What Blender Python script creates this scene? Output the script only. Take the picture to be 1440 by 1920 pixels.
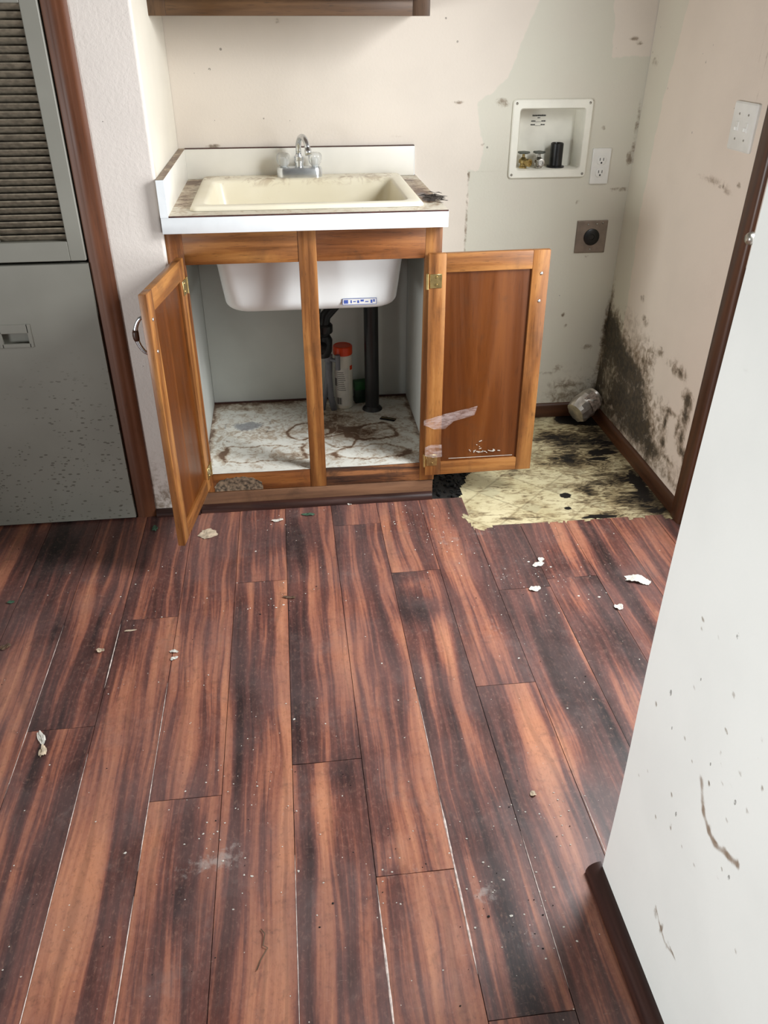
import bpy, bmesh, math, random
import numpy as np
from mathutils import Vector, Matrix
random.seed(7); rng = np.random.default_rng(5)
S = bpy.context.scene
COL = S.collection
for o in list(bpy.data.objects): bpy.data.objects.remove(o)

# ------------------------------------------------------------ camera
cam = bpy.data.cameras.new('camera'); camo = bpy.data.objects.new('camera', cam); COL.objects.link(camo)
cam.sensor_fit = 'VERTICAL'; cam.sensor_height = 36.0; cam.lens = 1493.7 / 1920 * 36
cam.clip_start = 0.02
yaw, pit = math.radians(6.827), math.radians(-31.55)
Fv = Vector((math.sin(yaw)*math.cos(pit), math.cos(yaw)*math.cos(pit), math.sin(pit)))
Rv = Vector((math.cos(yaw), -math.sin(yaw), 0)); Uv = Rv.cross(Fv)
camo.matrix_world = Matrix(((Rv.x, Uv.x, -Fv.x, .3133), (Rv.y, Uv.y, -Fv.y, -2.2614), (Rv.z, Uv.z, -Fv.z, 1.3461), (0, 0, 0, 1)))
S.camera = camo
# ------------------------------------------------------------ light and exposure
S.view_settings.view_transform = 'Standard'; S.view_settings.look = 'None'
S.view_settings.gamma = 1; S.view_settings.use_curve_mapping = False
S.view_settings.exposure = 0.0
W = bpy.data.worlds.new('daylight'); S.world = W; W.use_nodes = True
W.node_tree.nodes['Background'].inputs[0].default_value = (.93, .97, 1, 1)
W.node_tree.nodes['Background'].inputs[1].default_value = .05
def area(name, loc, target, sx, sy, power, color=(1, 1, 1), spread=180):
    l = bpy.data.lights.new(name, 'AREA'); l.shape = 'RECTANGLE'; l.size = sx; l.size_y = sy
    l.energy = power; l.color = color; l.spread = math.radians(spread)
    o = bpy.data.objects.new(name, l); COL.objects.link(o); o.location = loc
    o.rotation_euler = (Vector(target) - Vector(loc)).to_track_quat('-Z', 'Y').to_euler()
    return o
area('daylight_door_glass_high', (1.60, -.76, 1.60), (.1, -.5, .5), .60, .6, 36, (.95, .98, 1), 150)
area('daylight_door_glass_low', (1.60, -.76, .75), (.1, -.5, .6), .60, .8, 13, (.95, .98, 1), 150)
area('added_hall_fill', (-1.9, -2.4, .60), (.8, -1.5, 1.0), 1.2, .75, 28, (.95, .985, 1), 110)  # added fill that brightens the near wall, no window is built there

# ------------------------------------------------------------ helpers
def lin(c):
    return tuple(((v/255)/12.92 if v/255 <= .04045 else (((v/255)+.055)/1.055)**2.4) for v in c) + (1,)
class NT:
    def __init__(s, name):
        s.m = bpy.data.materials.new(name); s.m.use_nodes = True; s.t = s.m.node_tree; s.n = s.t.nodes
        s.b = s.n['Principled BSDF']
    def node(s, typ, **kw):
        nd = s.n.new(typ)
        for k, v in kw.items():
            if isinstance(v, dict) and k == 'i':
                for kk, vv in v.items(): s.set(nd.inputs[kk], vv)
            else: setattr(nd, k, v)
        return nd
    def set(s, inp, v):
        if hasattr(v, 'links') or isinstance(v, bpy.types.NodeSocket): s.t.links.new(v, inp)
        else: inp.default_value = v
    def coord(s, scale=(1, 1, 1), kind='Object', off=None):
        tc = s.node('ShaderNodeTexCoord'); mp = s.node('ShaderNodeMapping')
        s.t.links.new(tc.outputs[kind], mp.inputs[0]); mp.inputs['Scale'].default_value = scale
        return mp.outputs[0]
    def noise(s, v, sc, det=3, dist=0, rough=.5, out=0):
        nd = s.node('ShaderNodeTexNoise'); s.set(nd.inputs['Vector'], v); nd.inputs['Scale'].default_value = sc
        nd.inputs['Detail'].default_value = det; nd.inputs['Distortion'].default_value = dist; nd.inputs['Roughness'].default_value = rough
        return nd.outputs[out]
    def math(s, op, a, b=0, c=None, clamp=False):
        nd = s.node('ShaderNodeMath', operation=op); s.set(nd.inputs[0], a); s.set(nd.inputs[1], b); nd.use_clamp = clamp
        if c is not None: s.set(nd.inputs[2], c)
        return nd.outputs[0]
    def vadd(s, a, b):
        nd = s.node('ShaderNodeVectorMath', operation='ADD'); s.set(nd.inputs[0], a); s.set(nd.inputs[1], b); return nd.outputs[0]
    def vmul(s, a, b):
        nd = s.node('ShaderNodeVectorMath', operation='MULTIPLY'); s.set(nd.inputs[0], a); s.set(nd.inputs[1], b); return nd.outputs[0]
    def mix(s, f, a, b, mode='MIX'):
        nd = s.node('ShaderNodeMix', data_type='RGBA', blend_type=mode)
        s.set(nd.inputs[0], f); s.set(nd.inputs[6], a); s.set(nd.inputs[7], b); return nd.outputs[2]
    def step(s, v, lo, hi, a=0., b=1.):
        nd = s.node('ShaderNodeMapRange'); nd.interpolation_type = 'SMOOTHSTEP'
        s.set(nd.inputs[0], v); nd.inputs[1].default_value = lo; nd.inputs[2].default_value = hi
        nd.inputs[3].default_value = a; nd.inputs[4].default_value = b; return nd.outputs[0]
    def ramp(s, v, stops):
        nd = s.node('ShaderNodeValToRGB'); s.set(nd.inputs[0], v); e = nd.color_ramp.elements
        while len(e) < len(stops): e.new(.5)
        for el, (p, c) in zip(e, stops): el.position = p; el.color = c
        return nd.outputs[0]
    def attr(s, name):
        nd = s.node('ShaderNodeAttribute', attribute_name=name); sp = s.node('ShaderNodeSeparateColor')
        s.t.links.new(nd.outputs['Color'], sp.inputs[0]); return sp.outputs[0], sp.outputs[1], sp.outputs[2]
    def base(s, c): s.set(s.b.inputs['Base Color'], c)
    def p(s, **kw):
        for k, v in kw.items(): s.set(s.b.inputs[k.replace('_', ' ')], v)
        return s
    def bump(s, h, strength=.3, dist=.002):
        nd = s.node('ShaderNodeBump'); nd.inputs['Strength'].default_value = strength; nd.inputs['Distance'].default_value = dist
        s.set(nd.inputs['Height'], h); s.t.links.new(nd.outputs[0], s.b.inputs['Normal'])
    def specks(s, v, sc, size, thr):
        """small dark specks of random cells of a voronoi"""
        nd = s.node('ShaderNodeTexVoronoi'); s.set(nd.inputs['Vector'], v); nd.inputs['Scale'].default_value = sc
        sp = s.node('ShaderNodeSeparateColor'); s.t.links.new(nd.outputs['Color'], sp.inputs[0])
        rad = s.math('MULTIPLY', sp.outputs[1], size)
        near = s.math('LESS_THAN', nd.outputs['Distance'], rad)
        return s.math('MULTIPLY', near, s.math('GREATER_THAN', sp.outputs[0], thr))

def plain(name, rgb, rough=.5, metal=0, noise=.06, ns=30, **kw):
    t = NT(name); c = lin(rgb); v = t.coord()
    n = t.noise(v, ns, 4)
    t.base(t.mix(t.step(n, .3, .7), tuple(max(0, x*(1-noise)) for x in c[:3])+(1,), tuple(min(1, x*(1+noise)) for x in c[:3])+(1,)))
    t.p(Roughness=rough, Metallic=metal, **kw); return t.m

def mesh_obj(name, verts, faces, mat, parent=None, smooth=False, mats=None, fm=None):
    me = bpy.data.meshes.new(name); me.from_pydata([tuple(v) for v in verts], [], faces)
    for m in (mats or [mat]): me.materials.append(m)
    if fm: 
        for p_, i in zip(me.polygons, fm): p_.material_index = i
    if smooth: me.shade_smooth()
    me.validate(); me.update()
    o = bpy.data.objects.new(name, me); COL.objects.link(o)
    if parent: o.parent = parent
    return o
def bm_obj(name, bm, mat, parent=None, smooth=False, angle=None, mats=None):
    bmesh.ops.recalc_face_normals(bm, faces=bm.faces)
    me = bpy.data.meshes.new(name); bm.to_mesh(me); bm.free()
    for m in (mats or [mat]): me.materials.append(m)
    if smooth: me.shade_smooth()
    if angle: me.shade_smooth(); me.set_sharp_from_angle(angle=math.radians(angle))
    o = bpy.data.objects.new(name, me); COL.objects.link(o)
    if parent: o.parent = parent
    return o
def abox(bm, x0, x1, y0, y1, z0, z1, bev=0, seg=2, M=None, mi=0):
    vs = [bm.verts.new((x, y, z)) for x in (x0, x1) for y in (y0, y1) for z in (z0, z1)]
    fs = [bm.faces.new([vs[i] for i in q]) for q in ((0, 1, 3, 2), (4, 6, 7, 5), (0, 4, 5, 1), (2, 3, 7, 6), (0, 2, 6, 4), (1, 5, 7, 3))]
    for f in fs: f.material_index = mi
    if M: 
        for v in vs: v.co = M @ v.co
    if bev:
        es = list({e for f in fs for e in f.edges})
        bmesh.ops.bevel(bm, geom=es, offset=bev, segments=seg, profile=.5, affect='EDGES')
def box(name, x0, x1, y0, y1, z0, z1, mat, parent=None, bev=0, seg=2):
    bm = bmesh.new(); abox(bm, x0, x1, y0, y1, z0, z1, bev, seg)
    return bm_obj(name, bm, mat, parent, angle=35 if bev else None)
def loft(bm, loops, cap0=False, cap1=False, closed=True, mi=0):
    L = [[bm.verts.new(p) for p in lp] for lp in loops]
    n = len(L[0])
    for a, b in zip(L, L[1:]):
        for i in range(n if closed else n-1):
            f = bm.faces.new((a[i], a[(i+1) % n], b[(i+1) % n], b[i])); f.material_index = mi
    if cap0: bm.faces.new(L[0]).material_index = mi
    if cap1: bm.faces.new(L[-1][::-1]).material_index = mi
def tube(bm, pts, r, n=14, caps=True, mi=0):
    pts = [Vector(p) for p in pts]; rs = r if isinstance(r, (list, tuple)) else [r]*len(pts)
    loops = []; up = None
    for i, p in enumerate(pts):
        d = (pts[min(i+1, len(pts)-1)] - pts[max(i-1, 0)]).normalized()
        if up is None: up = d.orthogonal().normalized()
        up = (up - d*up.dot(d)).normalized(); sd = d.cross(up)
        loops.append([p + (up*math.cos(a) + sd*math.sin(a))*rs[i] for a in [2*math.pi*k/n for k in range(n)]])
    loft(bm, loops, caps, caps, mi=mi)
def lathe(bm, prof, c=(0, 0, 0), n=32, M=None, mi=0):
    loops = []
    for r, z in prof:
        lp = [Vector((r*math.cos(2*math.pi*k/n), r*math.sin(2*math.pi*k/n), z)) for k in range(n)]
        if M: lp = [M @ p for p in lp]
        loops.append([p + Vector(c) for p in lp])
    loft(bm, loops, True, True, mi=mi)
def rrect(x0, x1, y0, y1, r, z, n=6):
    out = []
    for cx, cy, a0 in ((x1-r, y1-r, 0), (x0+r, y1-r, 90), (x0+r, y0+r, 180), (x1-r, y0+r, 270)):
        for k in range(n+1):
            a = math.radians(a0 + 90*k/n); out.append(Vector((cx+r*math.cos(a), cy+r*math.sin(a), z)))
    return out
def tag(o, label=None, cat=None, group=None, kind=None):
    if label: o['label'] = label
    if cat: o['category'] = cat
    if group: o['group'] = group
    if kind: o['kind'] = kind
    return o
def empty(name, loc, label=None, cat=None, group=None, rz=0, kind=None):
    o = bpy.data.objects.new(name, None); COL.objects.link(o); o.location = loc; o.rotation_euler = (0, 0, rz)
    o.empty_display_size = .05
    return tag(o, label, cat, group, kind)
def local(parent):  # build a part in world coordinates and hang it under its thing
    return Matrix.Translation(-Vector(parent.location))
def adopt(o, parent):
    o.parent = parent
    o.matrix_parent_inverse = Matrix.LocRotScale(parent.location, parent.rotation_euler, None).inverted()
    return o
def blobfield(U, V, blobs, power=1):
    f = np.zeros_like(U)
    for u, v, ru, rv, a in blobs:
        f = f + a*np.exp(-(((U-u)/ru)**2 + ((V-v)/rv)**2)*.9)
    return f
def sdf_poly(U, V, poly):
    P = np.array(poly); inside = np.zeros(U.shape, bool); d = np.full(U.shape, 9.)
    for (x0, y0), (x1, y1) in zip(P, np.roll(P, -1, 0)):
        t = np.clip(((U-x0)*(x1-x0)+(V-y0)*(y1-y0))/((x1-x0)**2+(y1-y0)**2+1e-12), 0, 1)
        d = np.minimum(d, np.hypot(U-x0-t*(x1-x0), V-y0-t*(y1-y0)))
        c = ((y0 > V) != (y1 > V)) & (U < (x1-x0)*(V-y0)/((y1-y0) if y1 != y0 else 1e-9)+x0); inside ^= c
    return np.where(inside, d, -d)
def grid_sheet(name, us, vs, pos, field, mat, holes=(), parent=None):
    """dense sheet: pos(U,V)->xyz arrays, field(U,V)->3 arrays kept as attribute M"""
    us = np.array(us); vs = np.array(vs); U, V = np.meshgrid(us, vs, indexing='ij')
    X, Y, Z = pos(U, V); nu, nv = U.shape
    co = np.stack([X, Y, Z], -1).reshape(-1, 3)
    idx = np.arange(nu*nv).reshape(nu, nv)
    q = np.stack([idx[:-1, :-1], idx[1:, :-1], idx[1:, 1:], idx[:-1, 1:]], -1).reshape(-1, 4)
    cu = ((us[:-1]+us[1:])/2)[:, None]+0*vs[None, :-1]; cv = ((vs[:-1]+vs[1:])/2)[None, :]+0*us[:-1, None]
    keep = np.ones(cu.shape, bool)
    for h in holes: keep &= h(cu, cv)
    q = q[keep.reshape(-1)]
    me = bpy.data.meshes.new(name); me.vertices.add(len(co)); me.vertices.foreach_set('co', co.reshape(-1).astype(np.float32))
    me.loops.add(len(q)*4); me.loops.foreach_set('vertex_index', q.reshape(-1).astype(np.int32))
    me.polygons.add(len(q)); me.polygons.foreach_set('loop_start', (np.arange(len(q))*4).astype(np.int32))
    me.update(calc_edges=True); me.validate()
    F = [np.asarray(f, float)+0*U for f in field(U, V)]
    a = me.attributes.new('M', 'FLOAT_COLOR', 'POINT')
    a.data.foreach_set('color', np.stack(F + [np.ones_like(U)], -1).reshape(-1).astype(np.float32))
    me.materials.append(mat); me.shade_smooth()
    o = bpy.data.objects.new(name, me); COL.objects.link(o)
    if parent: o.parent = parent
    return o
def lines(a, b, step, extra=()):
    return sorted(set([round(x, 5) for x in list(np.arange(a, b, step)) + [b] + list(extra)]))

# ------------------------------------------------------------ materials
def paint(name, warm, cool, rough=.55, bumpy=.25, sp=.93, mold=True):
    """painted drywall; M.r = signed edge of the repainted patch, M.g = mould, M.b = brown stain"""
    t = NT(name); v = t.coord(); r, g, b = t.attr('M')
    n = t.noise(v, 5, 3); fine = t.noise(v, 160, 3); med = t.noise(v, 42, 5, .6, .65); cl = t.noise(v, 14, 5, .8, .6)
    edge = t.math('ADD', r, t.math('MULTIPLY', t.math('SUBTRACT', t.noise(v, 20, 4), .5), .03))
    c = t.mix(t.step(edge, -.003, .003), lin(warm), lin(cool))
    c = t.mix(t.step(n, .35, .75, 0, .35), c, lin(tuple(x*.93 for x in warm)))
    s1 = t.specks(v, 26, .11, sp); s2 = t.specks(t.vmul(v, (1, 1, .5)), 60, .2, sp+.03)
    c = t.mix(t.math('MULTIPLY', t.math('MAXIMUM', s1, s2), t.math('MULTIPLY', t.step(fine, .35, .5), .6)), c, lin((70, 62, 52)))
    bs = t.math('MULTIPLY', t.step(t.math('ADD', b, t.math('MULTIPLY', t.math('SUBTRACT', med, .5), .8)), .15, .75), .8)
    c = t.mix(bs, c, lin((128, 100, 72)))
    mg = t.math('ADD', g, t.math('MULTIPLY', t.math('SUBTRACT', med, .5), 2.1))
    mg = t.math('ADD', mg, t.math('MULTIPLY', t.math('SUBTRACT', cl, .5), 1.1))
    gate = t.step(g, .03, .2)
    halo = t.math('MULTIPLY', t.math('MULTIPLY', t.step(mg, -.05, .6), gate), .68)
    c = t.mix(halo, c, lin((124, 102, 76)))
    c = t.mix(t.math('MULTIPLY', t.math('MULTIPLY', t.step(mg, .40, 1.05), gate), .92), c, t.mix(t.step(med, .4, .65), lin((34, 32, 28)), lin((78, 66, 50))))
    t.base(c); t.p(Roughness=rough); t.p(**{'Specular_IOR_Level': .3})
    t.bump(t.math('ADD', t.noise(v, 110, 2), t.math('MULTIPLY', t.noise(v, 300, 2), .4)), bumpy, .0015)
    return t.m
M_back = paint('paint_cream_wall', (226, 215, 202), (213, 209, 194))
M_right = paint('paint_stained_wall', (230, 216, 202), (218, 212, 196))
M_near = paint('paint_white_wall', (240, 241, 236), (240, 241, 236), bumpy=.15)
M_plainwall = paint('paint_textured_wall', (226, 217, 209), (226, 217, 209), bumpy=.6)
M_alcove = paint('paint_alcove_side', (224, 217, 203), (224, 217, 203), bumpy=.3, sp=.98)
M_ceiling = plain('ceiling_paint', (150, 147, 140), .8)

def wood(name, dark, mid, light, axis='z', grain=1., rough=.42, dirt=0., contrast=1.):
    t = NT(name)
    sc = {'x': (.07, 1, 1), 'y': (1, .07, 1), 'z': (1, 1, .07)}[axis]
    v = t.coord(sc); v1 = t.coord()
    oi = t.node('ShaderNodeObjectInfo'); cb = t.node('ShaderNodeCombineXYZ')
    rr = t.math('MULTIPLY', oi.outputs['Random'], 7)
    for k in range(3): t.t.links.new(rr, cb.inputs[k])
    v = t.vadd(v, cb.outputs[0])
    a = t.noise(v, 26*grain, 3, 1.6); bb = t.noise(v, 150*grain, 4, .4, .6)
    w = t.node('ShaderNodeTexWave', bands_direction='DIAGONAL'); t.set(w.inputs[0], v); w.inputs['Scale'].default_value = 9*grain
    w.inputs['Distortion'].default_value = 9; w.inputs['Detail'].default_value = 2; w.inputs['Detail Scale'].default_value = 1.3
    f = t.math('ADD', t.math('MULTIPLY', a, .5), t.math('MULTIPLY', w.outputs['Fac'], .25*contrast))
    f = t.math('ADD', f, t.math('MULTIPLY', t.math('SUBTRACT', bb, .5), .35*contrast)); f = t.math('ADD', f, .12)
    c = t.ramp(f, [(.22, lin(dark)), (.48, lin(mid)), (.75, lin(light))])
    pores = t.step(t.noise(v, 420*grain, 2), .60, .72, 0, .45*contrast)
    c = t.mix(pores, c, lin(tuple(x*.45 for x in dark)))
    if dirt:
        d = t.noise(v1, 11, 5, .5, .65)
        c = t.mix(t.step(d, .5, .75, 0, dirt), c, lin((66, 44, 28)))
    t.base(c); t.p(Roughness=t.step(a, .3, .7, rough-.06, rough+.12))
    t.bump(t.math('ADD', bb, t.math('MULTIPLY', pores, -.5)), .12, .001); return t.m
OAK = {a: wood('oak_grain_'+a, (88, 50, 20), (140, 88, 42), (176, 122, 64), a, dirt=.35) for a in 'xyz'}
OAKD = {a: wood('dark_oak_grain_'+a, (84, 44, 18), (128, 76, 36), (160, 102, 52), a, dirt=.55) for a in 'xz'}
PANEL = wood('door_panel_veneer', (72, 34, 8), (100, 52, 13), (130, 74, 22), 'z', .5, .36, .35, .5)
TRIM = {a: wood('brown_trim_'+a, (44, 22, 9), (74, 40, 18), (98, 58, 30), a, .8, .42, .3, .6) for a in 'xyz'}
TRIML = wood('closet_trim_wood', (74, 40, 22), (106, 62, 38), (132, 84, 56), 'z', .6, .42, .2, .5)
CAB_UP = wood('upper_cabinet_wood', (66, 44, 26), (94, 66, 40), (118, 86, 54), 'x', .8, .45, .1)
ROUND = {a: wood('quarter_round_'+a, (32, 17, 14), (54, 31, 26), (76, 47, 38), a, 1, .35, .2, .6) for a in 'xy'}

HALL_DARK = wood('hall_bounce_cut_wood', (50, 36, 26), (84, 62, 44), (110, 84, 60), 'z', .4, .5)  # dark finish made up for the unseen hall wall, to cut bounced light
def floor_mat():
    t = NT('laminate_planks'); v1 = t.coord(); r, g, b = t.attr('M')   # r = random per plank, g = dark or light figure
    cb = t.node('ShaderNodeCombineXYZ'); t.set(cb.inputs[0], t.math('MULTIPLY', r, 13)); t.set(cb.inputs[1], t.math('MULTIPLY', r, 37)); t.set(cb.inputs[2], t.math('MULTIPLY', r, 5))
    wob = t.noise(t.vmul(v1, (2.2, .6, 1)), 2.6, 2); wv = t.node('ShaderNodeCombineXYZ'); t.set(wv.inputs[0], t.math('MULTIPLY', t.math('SUBTRACT', wob, .5), .07))
    v = t.vadd(t.vadd(v1, wv.outputs[0]), cb.outputs[0])
    broad = t.noise(t.vmul(v, (1, .035, 1)), 21, 4, .1, .55); cloud = t.noise(t.vmul(v, (1, .14, 1)), 9, 3, .4)
    fine = t.noise(t.vmul(v, (1, .03, 1)), 75, 4, .3, .6); hair = t.noise(t.vmul(v, (1, .03, 1)), 330, 2)
    f = t.math('ADD', t.math('MULTIPLY', broad, 1.05), t.math('MULTIPLY', fine, .50))
    f = t.math('ADD', f, t.math('MULTIPLY', cloud, .45)); f = t.math('ADD', f, t.math('MULTIPLY', hair, .10))
    f = t.math('ADD', f, t.math('MULTIPLY', t.math('SUBTRACT', r, .5), .10))
    gd = t.math('SUBTRACT', g, .5)
    f = t.math('SUBTRACT', f, t.math('MULTIPLY', gd, .46)); f = t.math('SUBTRACT', f, .51)
    c = t.ramp(f, [(.20, lin((26, 18, 20))), (.34, lin((54, 36, 36))), (.44, lin((82, 52, 48))), (.54, lin((108, 66, 58))), (.61, lin((148, 92, 73))), (.82, lin((192, 130, 98)))])
    mott = t.noise(t.vmul(v1, (1, .55, 1)), 130, 4, .3, .75); mott2 = t.noise(v1, 26, 5, .6, .7)
    c = t.mix(t.step(mott, .50, .75, 0, .38), c, lin((46, 30, 28))); c = t.mix(t.step(mott, .50, .25, 0, .22), c, lin((196, 150, 128)))
    c = t.mix(t.step(mott2, .52, .72, 0, .34), c, lin((62, 44, 42)))
    scr = t.noise(t.vmul(v1, (1.2, 5, 1)), 34, 3, 1.6, .7); c = t.mix(t.step(scr, .66, .74, 0, .35), c, lin((186, 160, 146)))
    # dark cathedral lines
    w = t.node('ShaderNodeTexWave'); t.set(w.inputs[0], t.vmul(v, (1, .16, 1))); w.inputs['Scale'].default_value = 6
    w.inputs['Distortion'].default_value = 14; w.inputs['Detail'].default_value = 2; w.inputs['Detail Scale'].default_value = .8
    c = t.mix(t.step(w.outputs['Fac'], .90, 1., 0, .25), c, lin((50, 30, 27)))
    # grime, dust, crumbs and a painted sheen
    gr = t.noise(v1, 9, 6, .3, .7); gr2 = t.noise(v1, 55, 4, .4, .7)
    dirt = t.math('MULTIPLY', t.step(gr, .50, .72), t.step(gr2, .38, .62))
    c = t.mix(t.math('MULTIPLY', dirt, .22), c, lin((128, 112, 104)))
    painted_sheen = t.math('MULTIPLY', t.step(t.noise(v1, 3, 4, .2, .6), .35, .65), .26)
    c = t.mix(painted_sheen, c, lin((128, 108, 106)))  # greyish patches put the cool window sheen into the plank colour
    dots = t.specks(v1, 95, .13, .95); c = t.mix(t.math('MULTIPLY', dots, .75), c, lin((215, 205, 195)))
    dots2 = t.specks(t.vmul(v1, (1, .6, 1)), 58, .10, .95); c = t.mix(t.math('MULTIPLY', dots2, .6), c, lin((40, 28, 24)))
    c = t.mix(t.math('MULTIPLY', t.step(t.math('ADD', b, t.math('MULTIPLY', t.math('SUBTRACT', gr2, .5), 2.6)), .45, 1.25), .55), c, lin((170, 160, 154)))
    t.base(c)
    t.p(Roughness=t.math('ADD', t.step(gr, .3, .7, .34, .50), t.math('MULTIPLY', dirt, .15)))
    t.p(**{'Specular_IOR_Level': .5})
    t.bump(t.math('ADD', fine, t.math('MULTIPLY', gr2, .6)), .12, .0012); return t.m
M_floor = floor_mat()
M_swollen = plain('swollen_plank_edge', (205, 190, 182), .4, noise=.35, ns=90)
M_sub = plain('black_subfloor', (16, 13, 11), .75, noise=.6, ns=40)

def vinyl_mat():
    t = NT('yellowed_vinyl'); v = t.coord(); r, g, b = t.attr('M')
    rot = t.node('ShaderNodeMapping'); t.set(rot.inputs[0], v); rot.inputs['Rotation'].default_value = (0, 0, math.radians(45)); rot.inputs['Scale'].default_value = (1/.16, 1/.16, 1)
    ck = t.node('ShaderNodeSeparateXYZ'); t.set(ck.inputs[0], rot.outputs[0])
    def ln(o, w=.02):
        fr = t.math('FRACT', o); return t.math('MAXIMUM', t.math('LESS_THAN', fr, w), t.math('GREATER_THAN', fr, 1-w))
    grid = t.math('MAXIMUM', ln(ck.outputs[0]), ln(ck.outputs[1]))
    sx = t.math('LESS_THAN', t.math('FRACT', ck.outputs[0]), .34); sy = t.math('LESS_THAN', t.math('FRACT', ck.outputs[1]), .34)
    sq = t.math('MULTIPLY', sx, sy)
    c = t.mix(t.step(t.noise(v, 8, 4), .3, .7), lin((214, 204, 166)), lin((192, 180, 140)))
    c = t.mix(t.math('MULTIPLY', sq, .3), c, lin((150, 148, 124)))
    c = t.mix(t.math('MULTIPLY', grid, .35), c, lin((110, 98, 72)))
    med = t.noise(t.vmul(v, (.6, 1.5, 1)), 34, 6, 1.2, .7); cl = t.noise(v, 12, 5, 1, .6)
    m = t.math('ADD', t.math('ADD', g, t.math('MULTIPLY', t.math('SUBTRACT', med, .5), 2.6)), t.math('MULTIPLY', t.math('SUBTRACT', cl, .5), 1.2))
    c = t.mix(t.math('MULTIPLY', t.step(m, .18, .55), .55), c, lin((116, 88, 52)))
    c = t.mix(t.math('MULTIPLY', t.step(m, .50, .85), .8), c, lin((52, 40, 26)))
    c = t.mix(t.step(t.math('ADD', m, t.math('MULTIPLY', b, 2)), .9, 1.15), c, lin((18, 15, 13)))
    t.base(c); t.p(Roughness=.5); t.bump(med, .3, .002); return t.m
M_vinyl = vinyl_mat()

def stained(name, base, rough=.35, amt=1.):
    """white laminate with rust rings; M.g = stain density, M.b = grey residue"""
    t = NT(name); v = t.coord(); r, g, b = t.attr('M')
    med = t.noise(v, 38, 6, 1.5, .7); cl = t.noise(v, 11, 5, 2, .6)
    c = t.mix(t.step(cl, .3, .7, 0, .5), lin(base), lin(tuple(x*.9 for x in base)))
    m = t.math('ADD', t.math('ADD', g, t.math('MULTIPLY', t.math('SUBTRACT', med, .5), 2.0)), t.math('MULTIPLY', t.math('SUBTRACT', cl, .5), 1.3))
    c = t.mix(t.math('MULTIPLY', t.step(m, .10, .55), .62*amt), c, lin((156, 124, 86)))
    c = t.mix(t.math('MULTIPLY', t.step(m, .50, .9), .85*amt), c, lin((92, 58, 34)))
    c = t.mix(t.math('MULTIPLY', t.step(t.math('ADD', b, t.math('MULTIPLY', t.math('SUBTRACT', med, .5), 1.3)), .4, .8), .7), c, lin((105, 108, 118)))
    c = t.mix(t.math('MULTIPLY', t.specks(v, 70, .2, .96), .8), c, lin((40, 32, 26)))
    t.base(c); t.p(Roughness=rough); return t.m
M_shelf = stained('stained_white_shelf', (226, 224, 214), .3)
M_top = stained('dirty_white_laminate', (216, 208, 190), .4, 1.1)
M_white = plain('white_laminate', (236, 240, 242), .3, noise=.02)
M_splash = plain('splash_laminate', (229, 225, 215), .35, noise=.04, ns=8)
M_dark = plain('dark_seam', (66, 34, 26), .6, noise=.3, ns=80)
M_inside = plain('cabinet_white_liner', (204, 206, 200), .55, noise=.04, ns=6)
M_cream = None
def cream():
    t = NT('almond_sink_plastic'); v = t.coord(); n = t.noise(v, 18, 6, 1, .7); sp = t.node('ShaderNodeSeparateXYZ'); t.set(sp.inputs[0], v)
    c = t.mix(t.step(t.noise(v, 5, 3), .3, .7), lin((240, 232, 210)), lin((231, 222, 196)))
    deck = t.math('MULTIPLY', t.step(sp.outputs[1], .425, .475), t.step(sp.outputs[2], .90, .915))
    c = t.mix(t.math('MULTIPLY', t.math('MULTIPLY', deck, t.step(n, .47, .62)), .7), c, lin((140, 104, 66)))
    c = t.mix(t.step(n, .6, .8, 0, .35), c, lin((190, 170, 130)))
    t.base(c); t.p(Roughness=.3); return t.m
M_cream = cream()
M_gel = plain('white_basin_shell', (240, 243, 242), .3, noise=.02, ns=6)
M_chrome = plain('worn_chrome', (214, 217, 220), .27, .92, .12, 60)
M_steel = plain('brushed_steel', (170, 166, 158), .35, 1, .2, 50)
M_brass = plain('brass_hinge', (178, 156, 104), .35, .9, .25, 60)
M_blackpl = plain('black_plastic_pipe', (14, 14, 15), .35, noise=.2)
M_black = plain('black_shade_and_grit', (6, 6, 6), .8)
M_plate = plain('white_wall_plate', (228, 226, 220), .35, noise=.03)
M_box = plain('outlet_box_plastic', (232, 229, 216), .4, noise=.05, ns=14)
M_ink = plain('dark_printing', (62, 62, 60), .6)
M_orange = plain('orange_plastic', (226, 68, 18), .35)
M_bottle = plain('white_bottle_plastic', (226, 222, 208), .35, noise=.05)
M_label = plain('bottle_label_paper', (206, 204, 196), .6)
M_labelink = plain('label_grey_print', (120, 118, 116), .6)
M_green = plain('green_card', (30, 92, 44), .5, noise=.2)
M_greyp = plain('grey_plastic_hose', (112, 114, 120), .4, noise=.1)
M_blue = plain('sticker_blue', (70, 92, 170), .5)
M_paper = plain('beige_paper_scrap', (192, 174, 150), .8, noise=.25, ns=60)
M_wpaper = plain('white_paper_scrap', (208, 204, 194), .8, noise=.1, ns=60)
M_leaf = plain('green_leaf_scrap', (62, 92, 72), .6, noise=.3, ns=60)
M_brownscrap = plain('brown_leaf_scrap', (92, 70, 52), .7, noise=.3, ns=60)
M_closet = None
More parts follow.
